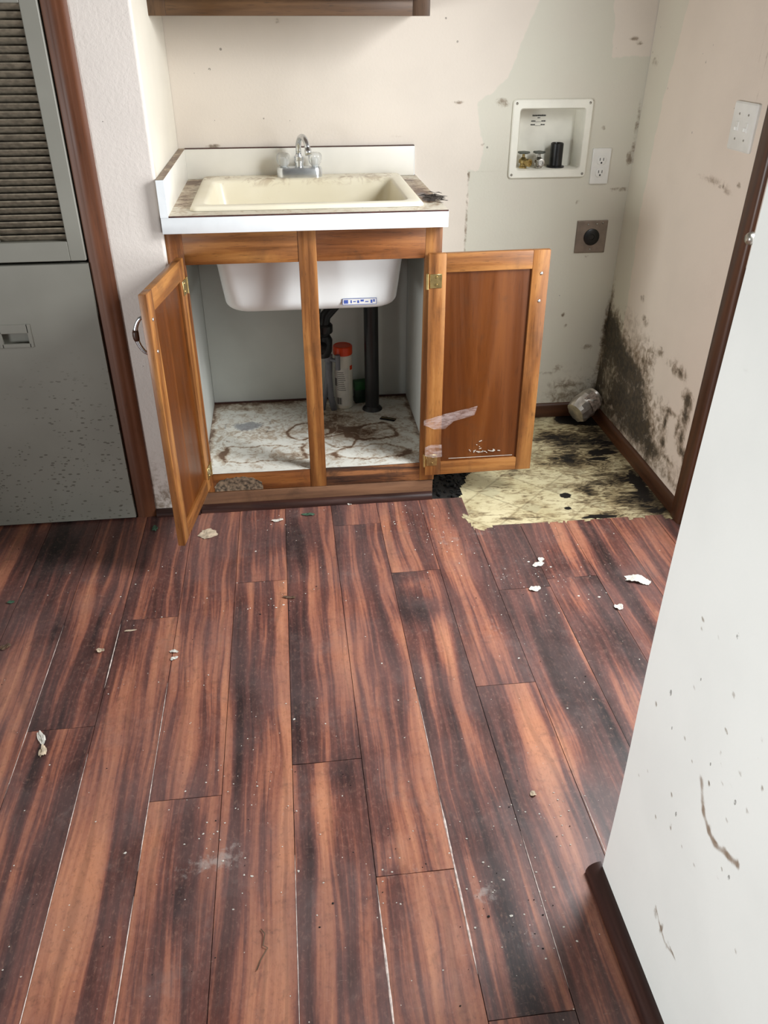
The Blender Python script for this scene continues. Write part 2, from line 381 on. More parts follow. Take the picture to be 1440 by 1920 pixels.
def closet_paint():
    t = NT('grey_closet_paint'); v = t.coord(); sp = t.node('ShaderNodeSeparateXYZ'); t.set(sp.inputs[0], v)
    c = t.mix(t.step(t.noise(v, 4, 3), .3, .7), lin((142, 140, 130)), lin((132, 130, 120)))
    st = t.vmul(v, (1, 1, 2.4)); s1 = t.specks(st, 40, .30, .35); s2 = t.specks(st, 90, .34, .4)
    dens = t.math('MULTIPLY', t.step(sp.outputs[2], .75, .15), t.step(t.math('ADD', t.noise(v, 5, 4), t.math('MULTIPLY', sp.outputs[0], .35)), .22, .42))
    s = t.math('MULTIPLY', t.math('MAXIMUM', s1, s2), t.step(t.math('MULTIPLY', t.noise(v, 40, 3), dens), .10, .36))
    c = t.mix(t.math('MULTIPLY', s, .75), c, lin((74, 68, 58)))
    t.base(c); t.p(Roughness=.5); return t.m
M_closet = closet_paint()
M_louver = plain('dusty_louver_paint', (128, 118, 102), .6, noise=.25, ns=70)

# ------------------------------------------------------------ room shell
D = .572
RX = lambda z: 1.509 + .016*(z-.79)
# floor: planks laid towards the back wall, each with its own colour draw
seams = [-2.39, -2.246, -2.10, -1.953, -1.806, -1.66, -1.513, -1.366, -1.22, -1.06, -.914, -.768, -.621, -.474, -.327, -.180, -.033, .113, .258, .406, .5545, .697, .842, .99, 1.137, 1.285, 1.43, 1.577, 1.724]
known = {12: -.92, 13: -.547, 14: -1.144, 15: -.416, 16: -1.083, 17: -1.364, 18: -.418, 19: -.90, 20: -1.75, 21: -.50, 22: -1.15, 23: -.7, 24: -1.3}
FL = [(-0.421, -0.181, 0.064, 0.113, 1), (0.263, -0.205, 0.082, 0.086, 1), (0.134, -0.662, 0.024, 0.175, 1), (0.048, -1.369, 0.019, 0.051, 1), (-0.057, -1.259, 0.025, 0.14, 0.9), (0.613, -0.6, 0.064, 0.044, 1), (1.173, -0.534, 0.105, 0.138, 0.8), (0.894, -0.795, 0.034, 0.111, 0.9), (0.906, -0.929, 0.032, 0.099, 0.8), (0.847, -0.662, 0.028, 0.123, 0.7), (0.36, -1.118, 0.024, 0.038, 1), (0.338, -1.536, 0.016, 0.043, 0.9), (0.271, -0.871, 0.012, 0.132, 0.8), (0.149, -0.941, 0.026, 0.152, 0.8), (1.082, -0.776, 0.068, 0.114, 0.9), (0.861, -1.246, 0.027, 0.031, 0.7), (0.296, -1.289, 0.006, 0.067, 0.9), (0.548, -1.562, 0.027, 0.017, 0.6), (-0.337, -0.564, 0.019, 0.043, 0.8), (-0.287, -1.04, 0.023, 0.11, 0.8), (0.06, -1.225, 0.014, 0.071, 0.6), (1.063, -0.442, 0.046, 0.051, 0.6), (0.234, -1.391, 0.019, 0.04, 0.5), (0.433, -1.425, 0.011, 0.058, 0.4), (0.577, -1.287, 0.025, 0.069, 0.5), (0.699, -1.226, 0.02, 0.074, 0.4), (-0.188, -0.724, 0.023, 0.111, 0.5), (0.384, -0.792, 0.039, 0.207, -0.8), (0.602, -0.478, 0.042, 0.034, -0.9), (0.563, -0.693, 0.02, 0.1, -1), (0.649, -0.724, 0.027, 0.098, -1), (0.801, -1.067, 0.026, 0.166, -0.7), (0.77, -0.407, 0.046, 0.149, -0.7), (-0.295, -0.432, 0.058, 0.118, -0.8), (-0.14, -0.785, 0.038, 0.204, -0.9), (-0.127, -1.306, 0.034, 0.152, -0.9), (0.784, -0.74, 0.054, 0.116, -0.9), (0.009, -1.311, 0.011, 0.075, -0.6), (0.312, -1.18, 0.03, 0.063, -0.8), (0.83, -1.131, 0.057, 0.081, -0.7), (0.203, -1.056, 0.023, 0.124, -0.7), (0.589, -0.836, 0.015, 0.105, -0.7), (0.666, -1.081, 0.011, 0.085, -0.8), (0.046, -0.752, 0.026, 0.145, -0.4), (0.206, -1.494, 0.011, 0.086, -0.6), (0.447, -1.319, 0.03, 0.033, -0.7), (0.287, -1.495, 0.012, 0.069, -0.5), (0.03, -1.005, 0.023, 0.088, -0.4), (0.928, -1.186, 0.034, 0.052, -0.5), (-0.396, -0.791, 0.037, 0.137, -0.6), (0.289, -0.453, 0.045, 0.096, -0.5)]
GRIME = [(.119, -1.30, .035, .016, .7), (.145, -1.275, .03, .016, .8), (.09, -1.31, .04, .012, .6), (.60, -1.42, .025, .02, 1.1), (.739, -.277, .04, .03, .8), (.87, -.46, .05, .04, .5), (.85, -.24, .06, .05, .5), (.80, -.69, .05, .06, .5), (.63, -.68, .03, .03, .5), (.746, -1.219, .03, .02, .6), (.232, -.10, .04, .02, .5), (.657, -1.497, .03, .03, .5), (1.0, -.43, .05, .03, .5), (.075, -1.30, .06, .015, .5), (.04, -1.33, .04, .012, .5), (.45, -1.365, .08, .012, .5)]
def plank_floor():
    V = []; Fc = []; A = []; fm = []
    for i in range(len(seams)-1):
        x0, x1 = seams[i], seams[i+1]
        y_end = -.205 if x0 > .83 else -.022
        e = known.get(i-2, -random.uniform(.3, 1.5)); ends = [y_end]
        y = e
        while y + 1.215 < y_end - .05: y += 1.215
        while y > -4.6: ends.append(y); y -= 1.215
        ends.append(-4.6)
        for y1, y0 in zip(ends, ends[1:]):
            r = random.random(); g = .0007
            nx = 10; ny = max(1, int((y1-y0)/.03)) if y1 > -2.2 else 4
            xs = np.linspace(x0+g, x1-g, nx); ys = np.linspace(y0+g, y1-g, ny+1); b0 = len(V)
            X, Y = np.meshgrid(xs, ys, indexing='ij')
            fg = np.clip(.5 + .42*blobfield(X, Y, FL), 0, 1); gb = blobfield(X, Y, GRIME)
            wav = .0005*np.sin(X*40+r*9)+.0004*np.sin(Y*7+r*20)
            for a in range(nx):
                for c in range(ny+1):
                    V.append((X[a, c], Y[a, c], wav[a, c])); A.append((r, fg[a, c], gb[a, c], 1))
            for a in range(nx-1):
                for c in range(ny):
                    k = b0 + a*(ny+1)+c; Fc.append((k, k+ny+1, k+ny+2, k+1)); fm.append(0)
            # plank edges going down
            ring = [b0+a*(ny+1) for a in range(nx)] + [b0+(nx-1)*(ny+1)+c for c in range(1, ny+1)] + [b0+a*(ny+1)+ny for a in range(nx-2, -1, -1)] + [b0+c for c in range(ny-1, 0, -1)]
            b1 = len(V)
            for k in ring: V.append((V[k][0], V[k][1], -.008)); A.append((r, .95, 0, 1))
            m = len(ring)
            for q in range(m): Fc.append((ring[q], b1+q, b1+(q+1) % m, ring[(q+1) % m])); fm.append(0)
    # swollen pale plank edges
    for x, ya, yb, w in ((.4055, -2.1, -1.38, .0034), (.5540, -1.56, -1.20, .0036), (.5545, -1.2, -.9, .0012), (-.180, -.80, -.56, .0028), (-.033, -2.1, -1.35, .0018), (-.033, -1.3, -.8, .0012), (-.180, -1.9, -1.0, .0014), (.258, -1.9, -1.3, .0014), (.697, -1.6, -1.3, .0012), (-.327, -1.1, -.55, .0012), (.845, -1.4, -1.22, .003)):
        n = int((yb-ya)/.02); b0 = len(V)
        for k in range(n+1):
            y = ya+(yb-ya)*k/n; h = w*(.35+.65*random.random())*min(1, k/3, (n-k)/3) + .0002
            for dx, dz in ((-h*.6, .0007), (0, .0007+h*.5), (h*.6, .0007)): V.append((x+dx, y, dz)); A.append((.5, .5, 0, 1))
        for k in range(n):
            for j in (0, 1): q = b0+k*3+j; Fc.append((q, q+1, q+4, q+3)); fm.append(1)
    o = mesh_obj('floor', V, Fc, None, mats=[M_floor, M_swollen], fm=fm)
    a = o.data.attributes.new('M', 'FLOAT_COLOR', 'POINT'); a.data.foreach_set('color', np.array(A, np.float32).reshape(-1))
    return tag(o, kind='structure')
plank_floor()
tag(box('floor_subfloor', -2.5, 2.0, -4.7, .7, -.06, -.0085, M_sub), kind='structure')

VI = [(1.455, 0.324, 0.06, 0.06, 1), (1.415, 0.24, 0.039, 0.02, 1), (1.442, 0.466, 0.052, 0.055, 0.6), (1.335, 0.338, 0.06, 0.064, 0.8), (1.275, 0.215, 0.048, 0.048, 0.8), (1.319, 0.168, 0.076, 0.039, 0.6), (1.274, -0.02, 0.036, 0.041, 0.7), (1.391, 0.041, 0.073, 0.05, 0.6), (1.391, -0.105, 0.07, 0.046, 0.8), (1.451, -0.18, 0.052, 0.031, 1), (1.251, -0.189, 0.051, 0.012, 1), (1.467, 0.538, 0.085, 0.039, 1), (1.268, 0.392, 0.041, 0.036, 0.7), (0.975, -0.172, 0.101, 0.016, 0.5), (0.881, -0.128, 0.02, 0.019, 0.5), (0.853, -0.092, 0.011, 0.019, 0.5), (1.353, 0.526, 0.017, 0.019, 0.8), (1.482, 0.03, 0.046, 0.088, 0.5), (1.46, -0.084, 0.04, 0.047, 0.7)]
VB = [(1.189, -.052, .016, .015, 1.4), (1.175, -.13, .011, .008, 1.2), (1.415, .235, .035, .014, 1.2), (1.46, .53, .09, .05, .9), (1.25, -.196, .05, .008, 1.1), (1.46, -.0, .02, .06, .7), (1.39, .19, .03, .01, .8)]
vpoly = [(.834, -.035), (.87, .07), (.925, .18), (.94, .572), (1.51, .572), (1.51, -.235), (1.40, -.222), (1.33, -.212), (1.24, -.209), (1.15, -.214), (1.05, -.208), (.95, -.212), (.845, -.222), (.832, -.15)]
def vfield(U, V): return (sdf_poly(U, V, vpoly), .19 + .2*np.clip((U-.95)/.4, 0, 1) + .10*np.clip((V)/.3, 0, 1) + .75*blobfield(U, V, VI), blobfield(U, V, VB))
def vz(U, V): return U + .004*np.sin(V*60)*(V < -.1), V, -.004 + .0022*np.clip(-(V+.13)/.08, 0, 1)*np.sin(U*47) * (U > 1.0) + .0008*np.sin(U*23+V*31)
vin = grid_sheet('floor_vinyl', lines(.82, 1.512, .007), lines(-.245, .572, .007), vz, vfield, M_vinyl,
                 holes=[lambda a, b: sdf_poly(a, b, vpoly) > -.003 + .006*np.sin(a*91+b*50)])
tag(vin, kind='structure')
# wave: laminate stops short of the vinyl, the vinyl edge laps up by a few millimetres
vin.location.z = .0035

# back wall with a hole for the washer box
BX = (1.100, 1.322, .921, 1.108)
BW = [(1.476, 1.292, 0.009, 0.004, 0.5), (1.456, 1.304, 0.014, 0.005, 0.4), (0.892, 1.127, 0.014, 0.004, 0.5), (1.036, 1.129, 0.014, 0.008, 0.6), (1.048, 1.118, 0.012, 0.006, 0.6), (1.391, 1.046, 0.005, 0.004, 0.9), (1.507, 1.029, 0.006, 0.083, 0.4), (1.497, 0.954, 0.008, 0.02, 0.6), (1.485, 0.852, 0.049, 0.005, 0.35), (0.983, 1.003, 0.005, 0.005, 0.4), (1.121, 0.842, 0.005, 0.004, 0.5), (1.331, 0.815, 0.006, 0.006, 0.5), (1.328, 0.413, 0.006, 0.006, 0.6), (1.259, 0.183, 0.043, 0.004, 0.5), (1.332, 0.202, 0.013, 0.009, 0.5), (1.519, 0.171, 0.018, 0.138, 0.9), (1.504, 0.344, 0.011, 0.085, 0.9), (1.51, 0.081, 0.03, 0.047, 0.8), (1.423, 0.074, 0.09, 0.02, 0.35), (1.343, 0.371, 0.006, 0.006, 0.3), (1.516, 0.698, 0.006, 0.007, 0.4), (1.391, 0.627, 0.006, 0.006, 0.5), (1.439, 0.283, 0.021, 0.01, 0.3), (1.372, 0.133, 0.044, 0.011, 0.4), (.10, 1.008, .02, .004, .7), (.33, 1.352, .008, .004, .5)]
patch = [(1.132, 1.41), (1.10, 1.322), (1.05, 1.20), (1.0, 1.155), (.957, 1.13), (.965, 1.06), (.985, 1.0), (.979, .921), (.942, .918), (.937, 0), (.76, 0), (.77, .80), (.80, .90), (.78, 1.0), (.72, 0), (1.6, 0), (1.6, 1.255), (1.393, 1.255), (1.37, 1.45), (1.35, 1.8), (1.2, 2.4), (1.15, 1.8)]
patch = [(1.132, 1.41), (1.10, 1.322), (1.05, 1.20), (1.0, 1.155), (.957, 1.13), (.965, 1.06), (.985, 1.0), (.979, .921), (.942, .918), (.937, -.01), (1.6, -.01), (1.6, 1.255), (1.393, 1.255), (1.37, 1.45), (1.35, 1.8), (1.2, 2.4), (1.15, 1.8)]
def bfield(U, V):
    m = blobfield(U, V, BW) + .25*np.clip((.30-V)/.3, 0, 1)*np.clip((U-1.2)/.2, 0, 1)
    cut = .4*np.exp(-((U-.939)/.0022)**2)*(V < .918) + .35*np.exp(-((V-.917)/.0022)**2)*(U > .938)*(U < 1.09)
    stain = .45*np.exp(-((V-.03)/.05)**2)*np.clip((U-1.2)/.2, 0, 1) + .3*np.exp(-((U-1.51)/.02)**2)*(V < .5)
    stain = stain + .4*blobfield(U, V, [(.70, 1.03, .02, .006, .8), (.6, 1.012, .02, .004, .6), (1.09, .9, .03, .01, .4)]) + .45*blobfield(U, V, [(.14, .16, .05, .012, 1.2), (.2, .155, .03, .008, 1), (.12, .195, .02, .008, 1)])
    return sdf_poly(U, V, patch), m+cut, stain
tag(grid_sheet('wall_back', lines(-.0095, 1.525, .0065, BX[:2]), lines(-.01, 1.5, .0065, BX[2:]) + [1.7, 1.9, 2.1, 2.44],
    lambda U, V: (U, D + .0015*np.sin(U*3.3+V*2), V), bfield, M_back, holes=[lambda a, b: ~((a > BX[0]) & (a < BX[1]) & (b > BX[2]) & (b < BX[3]))]), kind='structure')
# right wall with the mould, runs to the door casing
MO = [(0.508, 0.386, 0.066, 0.045, 1), (0.413, 0.327, 0.08, 0.053, 1), (0.291, 0.303, 0.06, 0.05, .7), (0.189, 0.234, 0.07, 0.06, .8), (0.09, 0.168, 0.066, 0.05, 0.6), (0.306, 0.184, 0.077, 0.045, 0.8), (0.517, 0.3, 0.039, 0.073, 0.9), (0.024, 0.12, 0.057, 0.027, 0.5), (0.179, 0.137, 0.055, 0.052, 0.9), (-0.129, 0.365, 0.03, 0.02, 0.9), (-0.143, 0.314, 0.022, 0.033, 1), (-0.142, 0.241, 0.02, 0.025, 1), (-0.173, 0.204, 0.025, 0.013, 0.9), (-0.029, 0.243, 0.012, 0.034, 0.85), (-0.059, 0.285, 0.03, 0.007, 0.85), (-0.108, 0.262, 0.01, 0.031, 0.8), (-0.04, 0.172, 0.02, 0.02, 0.7), (-0.096, 0.138, 0.04, 0.008, 0.8), (-0.021, 0.423, 0.065, 0.021, 0.4), (-0.061, 0.421, 0.025, 0.012, 0.4), (0.096, 0.433, 0.018, 0.013, 0.6), (-0.146, 0.09, 0.051, 0.016, 0.5), (-0.19, 0.184, 0.015, 0.03, 0.4), (0.02, 0.259, 0.042, 0.04, 0.3), (0.3, 0.548, 0.016, 0.01, 0.5), (0.252, 0.489, 0.02, 0.013, 0.5), (0.005, 0.967, 0.06, 0.005, 0.2), (-0.054, 0.962, 0.018, 0.005, 0.45), (0.526, 1.242, 0.02, 0.013, 0.45), (0.587, 0.944, 0.018, 0.016, 0.4), (.2, .30, .06, .12, .4), (.15, .38, .03, .05, .25), (.42, .17, .12, .12, .55), (.30, .10, .15, .06, .5), (.56, .12, .04, .12, .8), (.565, .40, .02, .10, .8), (.05, .10, .08, .05, .45), (.35, .28, .10, .05, .5), (-.20, .60, .01, .01, .8), (-.14, .98, .01, .005, .6)]
rpatch = [(.31, 1.5), (.36, 1.40), (.42, 1.1), (.44, .8), (.42, .55), (.40, -.01), (.6, -.01), (.6, 1.5)]
def rfield(U, V):
    low = .22*np.clip((.35-V)/.25, 0, 1)*np.clip((U+.2)/.3, 0, 1)
    return sdf_poly(U, V, rpatch), blobfield(U, V, MO)+low, .5*blobfield(U, V, [(.25, .36, .12, .10, .9), (.07, .19, .06, .08, .8), (-.14, .12, .08, .05, .8), (.40, .45, .10, .05, .6), (.0, .97, .09, .012, .9), (-.09, .955, .03, .008, .9), (-.13, 1.3, .004, .12, .9), (-.10, 1.3, .003, .12, .7), (.10, 1.30, .02, .03, .3)])
tag(grid_sheet('wall_right', lines(-.30, D, .0065), lines(-.01, 1.5, .0065) + [1.8, 2.1, 2.44],
    lambda U, V: (RX(V) + .0012*np.sin(U*9+V*7), U, V), rfield, M_right), kind='structure')
# wall beyond and around the side door
tag(mesh_obj('wall_right_lintel', [(1.535, -.30, 2.06), (1.535, -1.26, 2.06), (1.535, -1.26, 2.44), (1.535, -.30, 2.44)], [(0, 1, 2, 3)], M_ceiling), kind='structure')
tag(box('wall_right_near', 1.52, 1.62, -1.60, -1.26, 0, 2.44, M_ceiling), kind='structure')

# alcove left wall and the wall front it turns into (one plastered corner)
zf = lambda U, V: (-.05+0*U, 0*U, 0*U)
yw = -.013
tag(grid_sheet('wall_left', lines(yw+.008, D, .03), lines(-.01, 2.44, .05), lambda U, V: (-.0095+0*U, U, V), lambda U, V: (-.05, 0*U, .35*np.exp(-((U-.0)/.03)**2)*(V > .85)*(V < 1.05)), M_alcove), kind='structure')
tag(grid_sheet('wall_left_front', lines(-.212, -.0175, .0195), lines(-.01, 2.44, .03), lambda U, V: (U, yw+0*U, V), lambda U, V: (-.05, .25*np.clip((.3-V)/.3, 0, 1), .28*np.clip((.30-V)/.3, 0, 1)), M_plainwall), kind='structure')
bm = bmesh.new(); loft(bm, [[Vector((-.0175+.008*math.sin(a), yw+.008-.008*math.cos(a), z)) for a in [math.pi/2*k/6 for k in range(7)]] for z in (-.005, 2.44)], closed=False)
tag(bm_obj('wall_left_corner', bm, M_plainwall, smooth=True), kind='structure')
tag(box('wall_left_closet_side', -2.4, -.66, yw, yw+.05, -.0, 2.44, M_plainwall), kind='structure')
tag(box('wall_left_hall', -2.5, -2.4, -4.6, .05, 0, 2.44, HALL_DARK), kind='structure')
tag(box('wall_closet_back', -1.05, -.014, .60, .64, 0, 2.44, M_inside), kind='structure')
tag(box('ceiling', -2.5, 1.70, -4.6, .65, 2.44, 2.50, M_ceiling), kind='structure')

# near right wall (its corner is slightly bowed), running towards the camera
def bow(z): return -.003*math.exp(-(z/.15)**2) - .006*math.exp(-((z-.62)/.33)**2) + .006*math.exp(-((z-1.35)/.35)**2)
FW = [(-1.622, 0.453, 0.004, 0.009, 0.7), (-1.643, 0.442, 0.004, 0.011, 0.8), (-1.661, 0.441, 0.006, 0.005, 1), (-1.687, 0.454, 0.01, 0.005, 0.8), (-1.709, 0.466, 0.004, 0.007, 0.7), (-1.658, 0.546, 0.005, 0.002, 0.9), (-1.668, 0.553, 0.006, 0.002, 0.6), (-1.641, 0.53, 0.003, 0.002, 0.9), (-1.696, 0.585, 0.004, 0.001, 0.6), (-1.669, 0.494, 0.003, 0.003, 0.4), (-1.657, 0.518, 0.006, 0.006, 0.25), (-1.461, 0.925, 0.012, 0.003, 0.35), (-1.458, 1.011, 0.014, 0.004, 0.3), (-1.564, 0.349, 0.003, 0.005, 0.6)]
FG = [(-1.587, 0.165, 0.005, 0.008, 0.9), (-1.609, 0.161, 0.003, 0.011, 0.8), (-1.633, 0.152, 0.003, 0.012, 0.7), (-1.648, 0.163, 0.009, 0.001, 0.8)]
def streak(U, V, pts, w, a):
    d = np.full(U.shape, 9.)
    for (x0, y0), (x1, y1) in zip(pts, pts[1:]):
        t_ = np.clip(((U-x0)*(x1-x0)+(V-y0)*(y1-y0))/((x1-x0)**2+(y1-y0)**2), 0, 1); d = np.minimum(d, np.hypot(U-x0-t_*(x1-x0), V-y0-t_*(y1-y0)))
    return a*np.exp(-(d/w)**2)
STA = [(-1.60, .49), (-1.622, .453), (-1.643, .440), (-1.661, .436), (-1.687, .452), (-1.709, .463)]
STB = [(-1.583, .175), (-1.600, .163), (-1.625, .152), (-1.640, .158), (-1.650, .163)]
SPK = [(-1.45-.32*random.random(), .30+.40*random.random(), .0022, .0022, random.uniform(.5, 1.)) for k in range(34)]
nw_ = grid_sheet('wall_near_right', lines(-3.2, -1.9, .03) + lines(-1.894, -1.41, .0035), lines(-.005, .75, .0035) + lines(.76, 1.5, .01) + [1.8, 2.1, 2.44],
    lambda U, V: (.822 + np.vectorize(bow)(V), U, V), lambda U, V: (-.05+0*U, .55*blobfield(U, V, FG)+.25*blobfield(U, V, FW)+.9*blobfield(U, V, SPK), .5*blobfield(U, V, FW)+streak(U, V, STA, .0055, .62)+streak(U, V, STB, .0035, .6)), M_near)
tag(nw_, kind='structure')
bm = bmesh.new()
zs = [0, .1, .2, .3, .4, .5, .6, .7, .8, .9, 1.0, 1.2, 1.4, 1.7, 2.44]
loft(bm, [[Vector((.822+bow(z)+.0004, -1.4102, z)), Vector((.824+bow(z), -1.4075, z)), Vector((.935, -1.4075, z)), Vector((.935, -3.2, z)), Vector((.8225+bow(z)+.004, -3.2, z)), Vector((.8225+bow(z)+.004, -1.4102, z))] for z in zs])
tag(bm_obj('wall_near_right_core', bm, M_near), kind='structure')

# ------------------------------------------------------------ baseboards, trims
def profile_run(name, prof, a, b, mat, side):
    """prof = [(out, z)], run from a to b (xy), 'out' along side vector"""
    bm = bmesh.new(); s = Vector(side)
    loops = [[Vector((p[0], p[1], 0)) + s*o + Vector((0, 0, z)) for o, z in prof] for p in (a, b)]
    loft(bm, loops, True, True)
    return tag(bm_obj(name, bm, mat, angle=40), kind='structure')
BB = [(0, 0), (.011, 0), (.011, .045), (.008, .053), (.003, .057), (0, .057)]
profile_run('baseboard_back', BB, (.76, D), (1.497, D), TRIM['x'], (0, -1, 0))
profile_run('baseboard_right', BB, (1.4975, D-.011), (1.4975, -.215), TRIM['y'], (-1, 0, 0))
q = [(0, 0), (.020, 0)] + [(.020*math.cos(a), .003+.019*math.sin(a)) for a in [math.pi/2*k/7 for k in range(8)]] + [(0, .022)]
profile_run('baseboard_left', q, (-.012, yw), (-.150, yw), ROUND['x'], (0, -1, 0))
profile_run('trim_quarter_round', q, (-.01, -.006), (.742, -.006), ROUND['x'], (0, -1, 0))
q2 = [(0, 0), (.026, 0)] + [(.026*math.cos(a), .004+.024*math.sin(a)) for a in [math.pi/2*k/7 for k in range(8)]] + [(0, .028)]
profile_run('baseboard_near_right', q2, (.8195, -3.2), (.8195, -1.400), ROUND['y'], (-1, 0, 0))
# closet casing with a moulded face
def casing(name, x0, x1, y, z0, z1, mat, t=.014):
    w = x1-x0; pr = [(0, 0), (0, .55), (.08, .8), (.2, .72), (.26, .9), (.42, 1), (.6, .95), (.68, .78), (.75, .86), (.9, .6), (1, .35), (1, 0)]
    bm = bmesh.new(); loft(bm, [[Vector((x0+w*a, y-t*b, z)) for a, b in pr] for z in (z0, z1)], True, True)
    return tag(bm_obj(name, bm, mat, angle=50), kind='structure')
casing('trim_1', -.2115, -.1525, yw, 0, 2.1, TRIML)
casing('trim_2', -.735, -.676, yw, 0, 2.1, TRIML)
# side door casing and jamb on the right wall
bm = bmesh.new()
loft(bm, [[Vector((RX(z)-t_, y, z)) for t_, y in ((.0, -.205), (.008, -.2055), (.014, -.213), (.016, -.23), (.014, -.262), (.006, -.27), (-.11, -.27), (-.11, -.29), (0, -.29))] for z in (-.004, .5, 1., 1.5, 2.05)], True, True)
tag(bm_obj('trim_3', bm, TRIM['z'], angle=50), kind='structure')
tag(box('trim_4', 1.505, 1.62, -1.262, -1.20, -.004, 2.05, TRIM['z'], bev=.003), kind='structure')
tag(box('trim_5', 1.505, 1.62, -1.20, -.285, 2.02, 2.08, TRIM['y'], bev=.003), kind='structure')

# side door with a glass light; the glass lets daylight in
def glass():
    t = NT('window_glass'); o = t.n['Material Output']; tr = t.node('ShaderNodeBsdfTransparent'); gl = t.node('ShaderNodeBsdfGlossy'); gl.inputs['Roughness'].default_value = .02
    mx = t.node('ShaderNodeMixShader'); mx.inputs[0].default_value = .07
    t.t.links.new(tr.outputs[0], mx.inputs[1]); t.t.links.new(gl.outputs[0], mx.inputs[2]); t.t.links.new(mx.outputs[0], o.inputs[0]); return t.m
M_glass = glass()
door = empty('door_1', (1.53, -.735, 0), kind='structure')
def dbx(name, x0, x1, y0, y1, z0, z1, mat, bev=.002): return adopt(box(name, x0, x1, y0, y1, z0, z1, mat, bev=bev), door)
bm = bmesh.new()
for y0, y1, z0, z1 in ((-1.198, -1.10, .008, 2.015), (-.40, -.292, .008, 2.015), (-1.10, -.40, .008, .30), (-1.10, -.40, 1.92, 2.015)): abox(bm, 1.518, 1.556, y0, y1, z0, z1)
adopt(bm_obj('door_leaf', bm, M_plate), door)
dbx('glass_pane', 1.536, 1.540, -1.10, -.40, .30, 1.92, M_glass, 0)
bm = bmesh.new(); Mx = Matrix.Translation((1.518, -.352, .892)) @ Matrix.Rotation(math.radians(-90), 4, 'Y')
lathe(bm, [(.0, 0), (.030, 0), (.030, .005), (.022, .009), (.010, .012), (.009, .040), (.010, .044), (.014, .050), (.016, .060), (.014, .070), (.010, .075), (.0, .076)], M=Mx, n=28)
adopt(bm_obj('door_knob', bm, M_steel, smooth=True), door)

# closet door with louvres
cd = empty('door_2', (-.44, -.03, 0), kind='structure')
X0, X1, YF = -.655, -.216, -.030
bm = bmesh.new()
for x0, x1, z0, z1 in ((X0, X0+.04, .808, 1.98), (X1-.04, X1, .808, 1.98), (X0+.04, X1-.04, .808, .858), (X0+.04, X1-.04, 1.385, 1.42), (X0+.04, X1-.04, 1.93, 1.98), (-.447, -.427, .858, 1.93)):
    abox(bm, x0, x1, YF, YF+.028, z0, z1, .0015, 1)
adopt(bm_obj('louvre_frame', bm, M_closet), cd)
bm = bmesh.new()
for xa, xb in ((X0+.038, -.447), (-.427, X1-.038)):
    for zb, zt in ((.858, 1.385), (1.42, 1.93)):
        n = int(round((zt-zb)/.0172)); p = (zt-zb)/n
        for k in range(n):
            z = zb + (k+.5)*p; M = Matrix.Translation((0, YF+.014, z)) @ Matrix.Rotation(math.radians(-38), 4, 'X')
            abox(bm, xa, xb, -.0125, .0125, -.0018, .0018, M=M)
adopt(bm_obj('louvre_slats', bm, M_louver), cd)
# lower panel with the recessed pull
bm = bmesh.new(); px0, px1, pz0, pz1 = -.482, -.405, .585, .636
abox(bm, X0, px0, YF-.002, YF+.024, .006, .800); abox(bm, px1, X1+.002, YF-.002, YF+.024, .006, .800)
abox(bm, px0, px1, YF-.002, YF+.024, .006, pz0); abox(bm, px0, px1, YF-.002, YF+.024, pz1, .800)
bmesh.ops.remove_doubles(bm, verts=bm.verts, dist=1e-5)
adopt(bm_obj('lower_panel', bm, M_closet), cd)
bm = bmesh.new(); bw = .007
for a, b_, c, d in ((px0-bw, px0+.004, pz0-bw, pz1+bw), (px1-.004, px1+bw, pz0-bw, pz1+bw), (px0, px1, pz0-bw, pz0+.004), (px0, px1, pz1-.018, pz1+bw)): abox(bm, a, b_, YF-.005, YF+.002, c, d, .001, 1)
abox(bm, px0, px1, YF+.016, YF+.02, pz0, pz1)
adopt(bm_obj('recessed_pull', bm, M_closet), cd)
adopt(box('closet_shade_sheet', X0, X1, YF+.05, YF+.054, .006, 1.98, M_black), cd)  # black sheet behind the slats, its colour stands in for the closet's shade

# ------------------------------------------------------------ sink cabinet
cab = empty('sink_base_cabinet', (.375, .28, 0), 'oak sink base cabinet with both doors hanging open and a stained white inside', 'cabinet')
def cb(name, x0, x1, y0, y1, z0, z1, mat, bev=.0012, label=None):
    o = adopt(box(name, x0, x1, y0, y1, z0, z1, mat, bev=bev), cab)
    if label: o['label'] = label
    return o
cb('side_panel', -.0088, .010, .019, .568, .0, .868, M_inside); cb('side_panel', .735, .749, .019, .568, .0, .868, M_inside)
cb('stile', -.0088, .036, 0, .019, .062, .869, OAKD['z']); cb('stile', .701, .749, 0, .019, .062, .869, OAK['z'])
cb('stile', .346, .396, -.001, .019, .062, .869, OAK['z'])
cb('rail', .036, .346, .0005, .019, .780, .869, OAK['x']); cb('rail', .396, .701, .0005, .019, .780, .869, OAKD['x'])
M_rot = wood('rotten_oak', (16, 11, 8), (84, 50, 28), (150, 98, 58), 'x', 1.2, .6, 1., 1.8)
cb('rail', .036, .346, .0005, .019, .062, .126, OAKD['x']); cb('rail', .396, .701, .0005, .019, .062, .126, M_rot, label='rotten right bottom rail')
cb('kick_board', -.004, .745, -.004, .014, .001, .061, wood('bare_board', (84, 56, 38), (122, 86, 60), (150, 112, 84), 'x', .8, .7, .5, .5))
bm = bmesh.new(); r_ = random.Random(4); n = 26
pp = [Vector((.115+.075*math.cos(math.pi*k/(n-1))*(1+.08*r_.random()), -.0008, .064+.046*math.sin(math.pi*k/(n-1))**.7*(1+.12*r_.random()))) for k in range(n)]
bot = [p.copy() for p in pp]
for p in bot: p.y = .0006
loft(bm, [bot, pp], False, True)
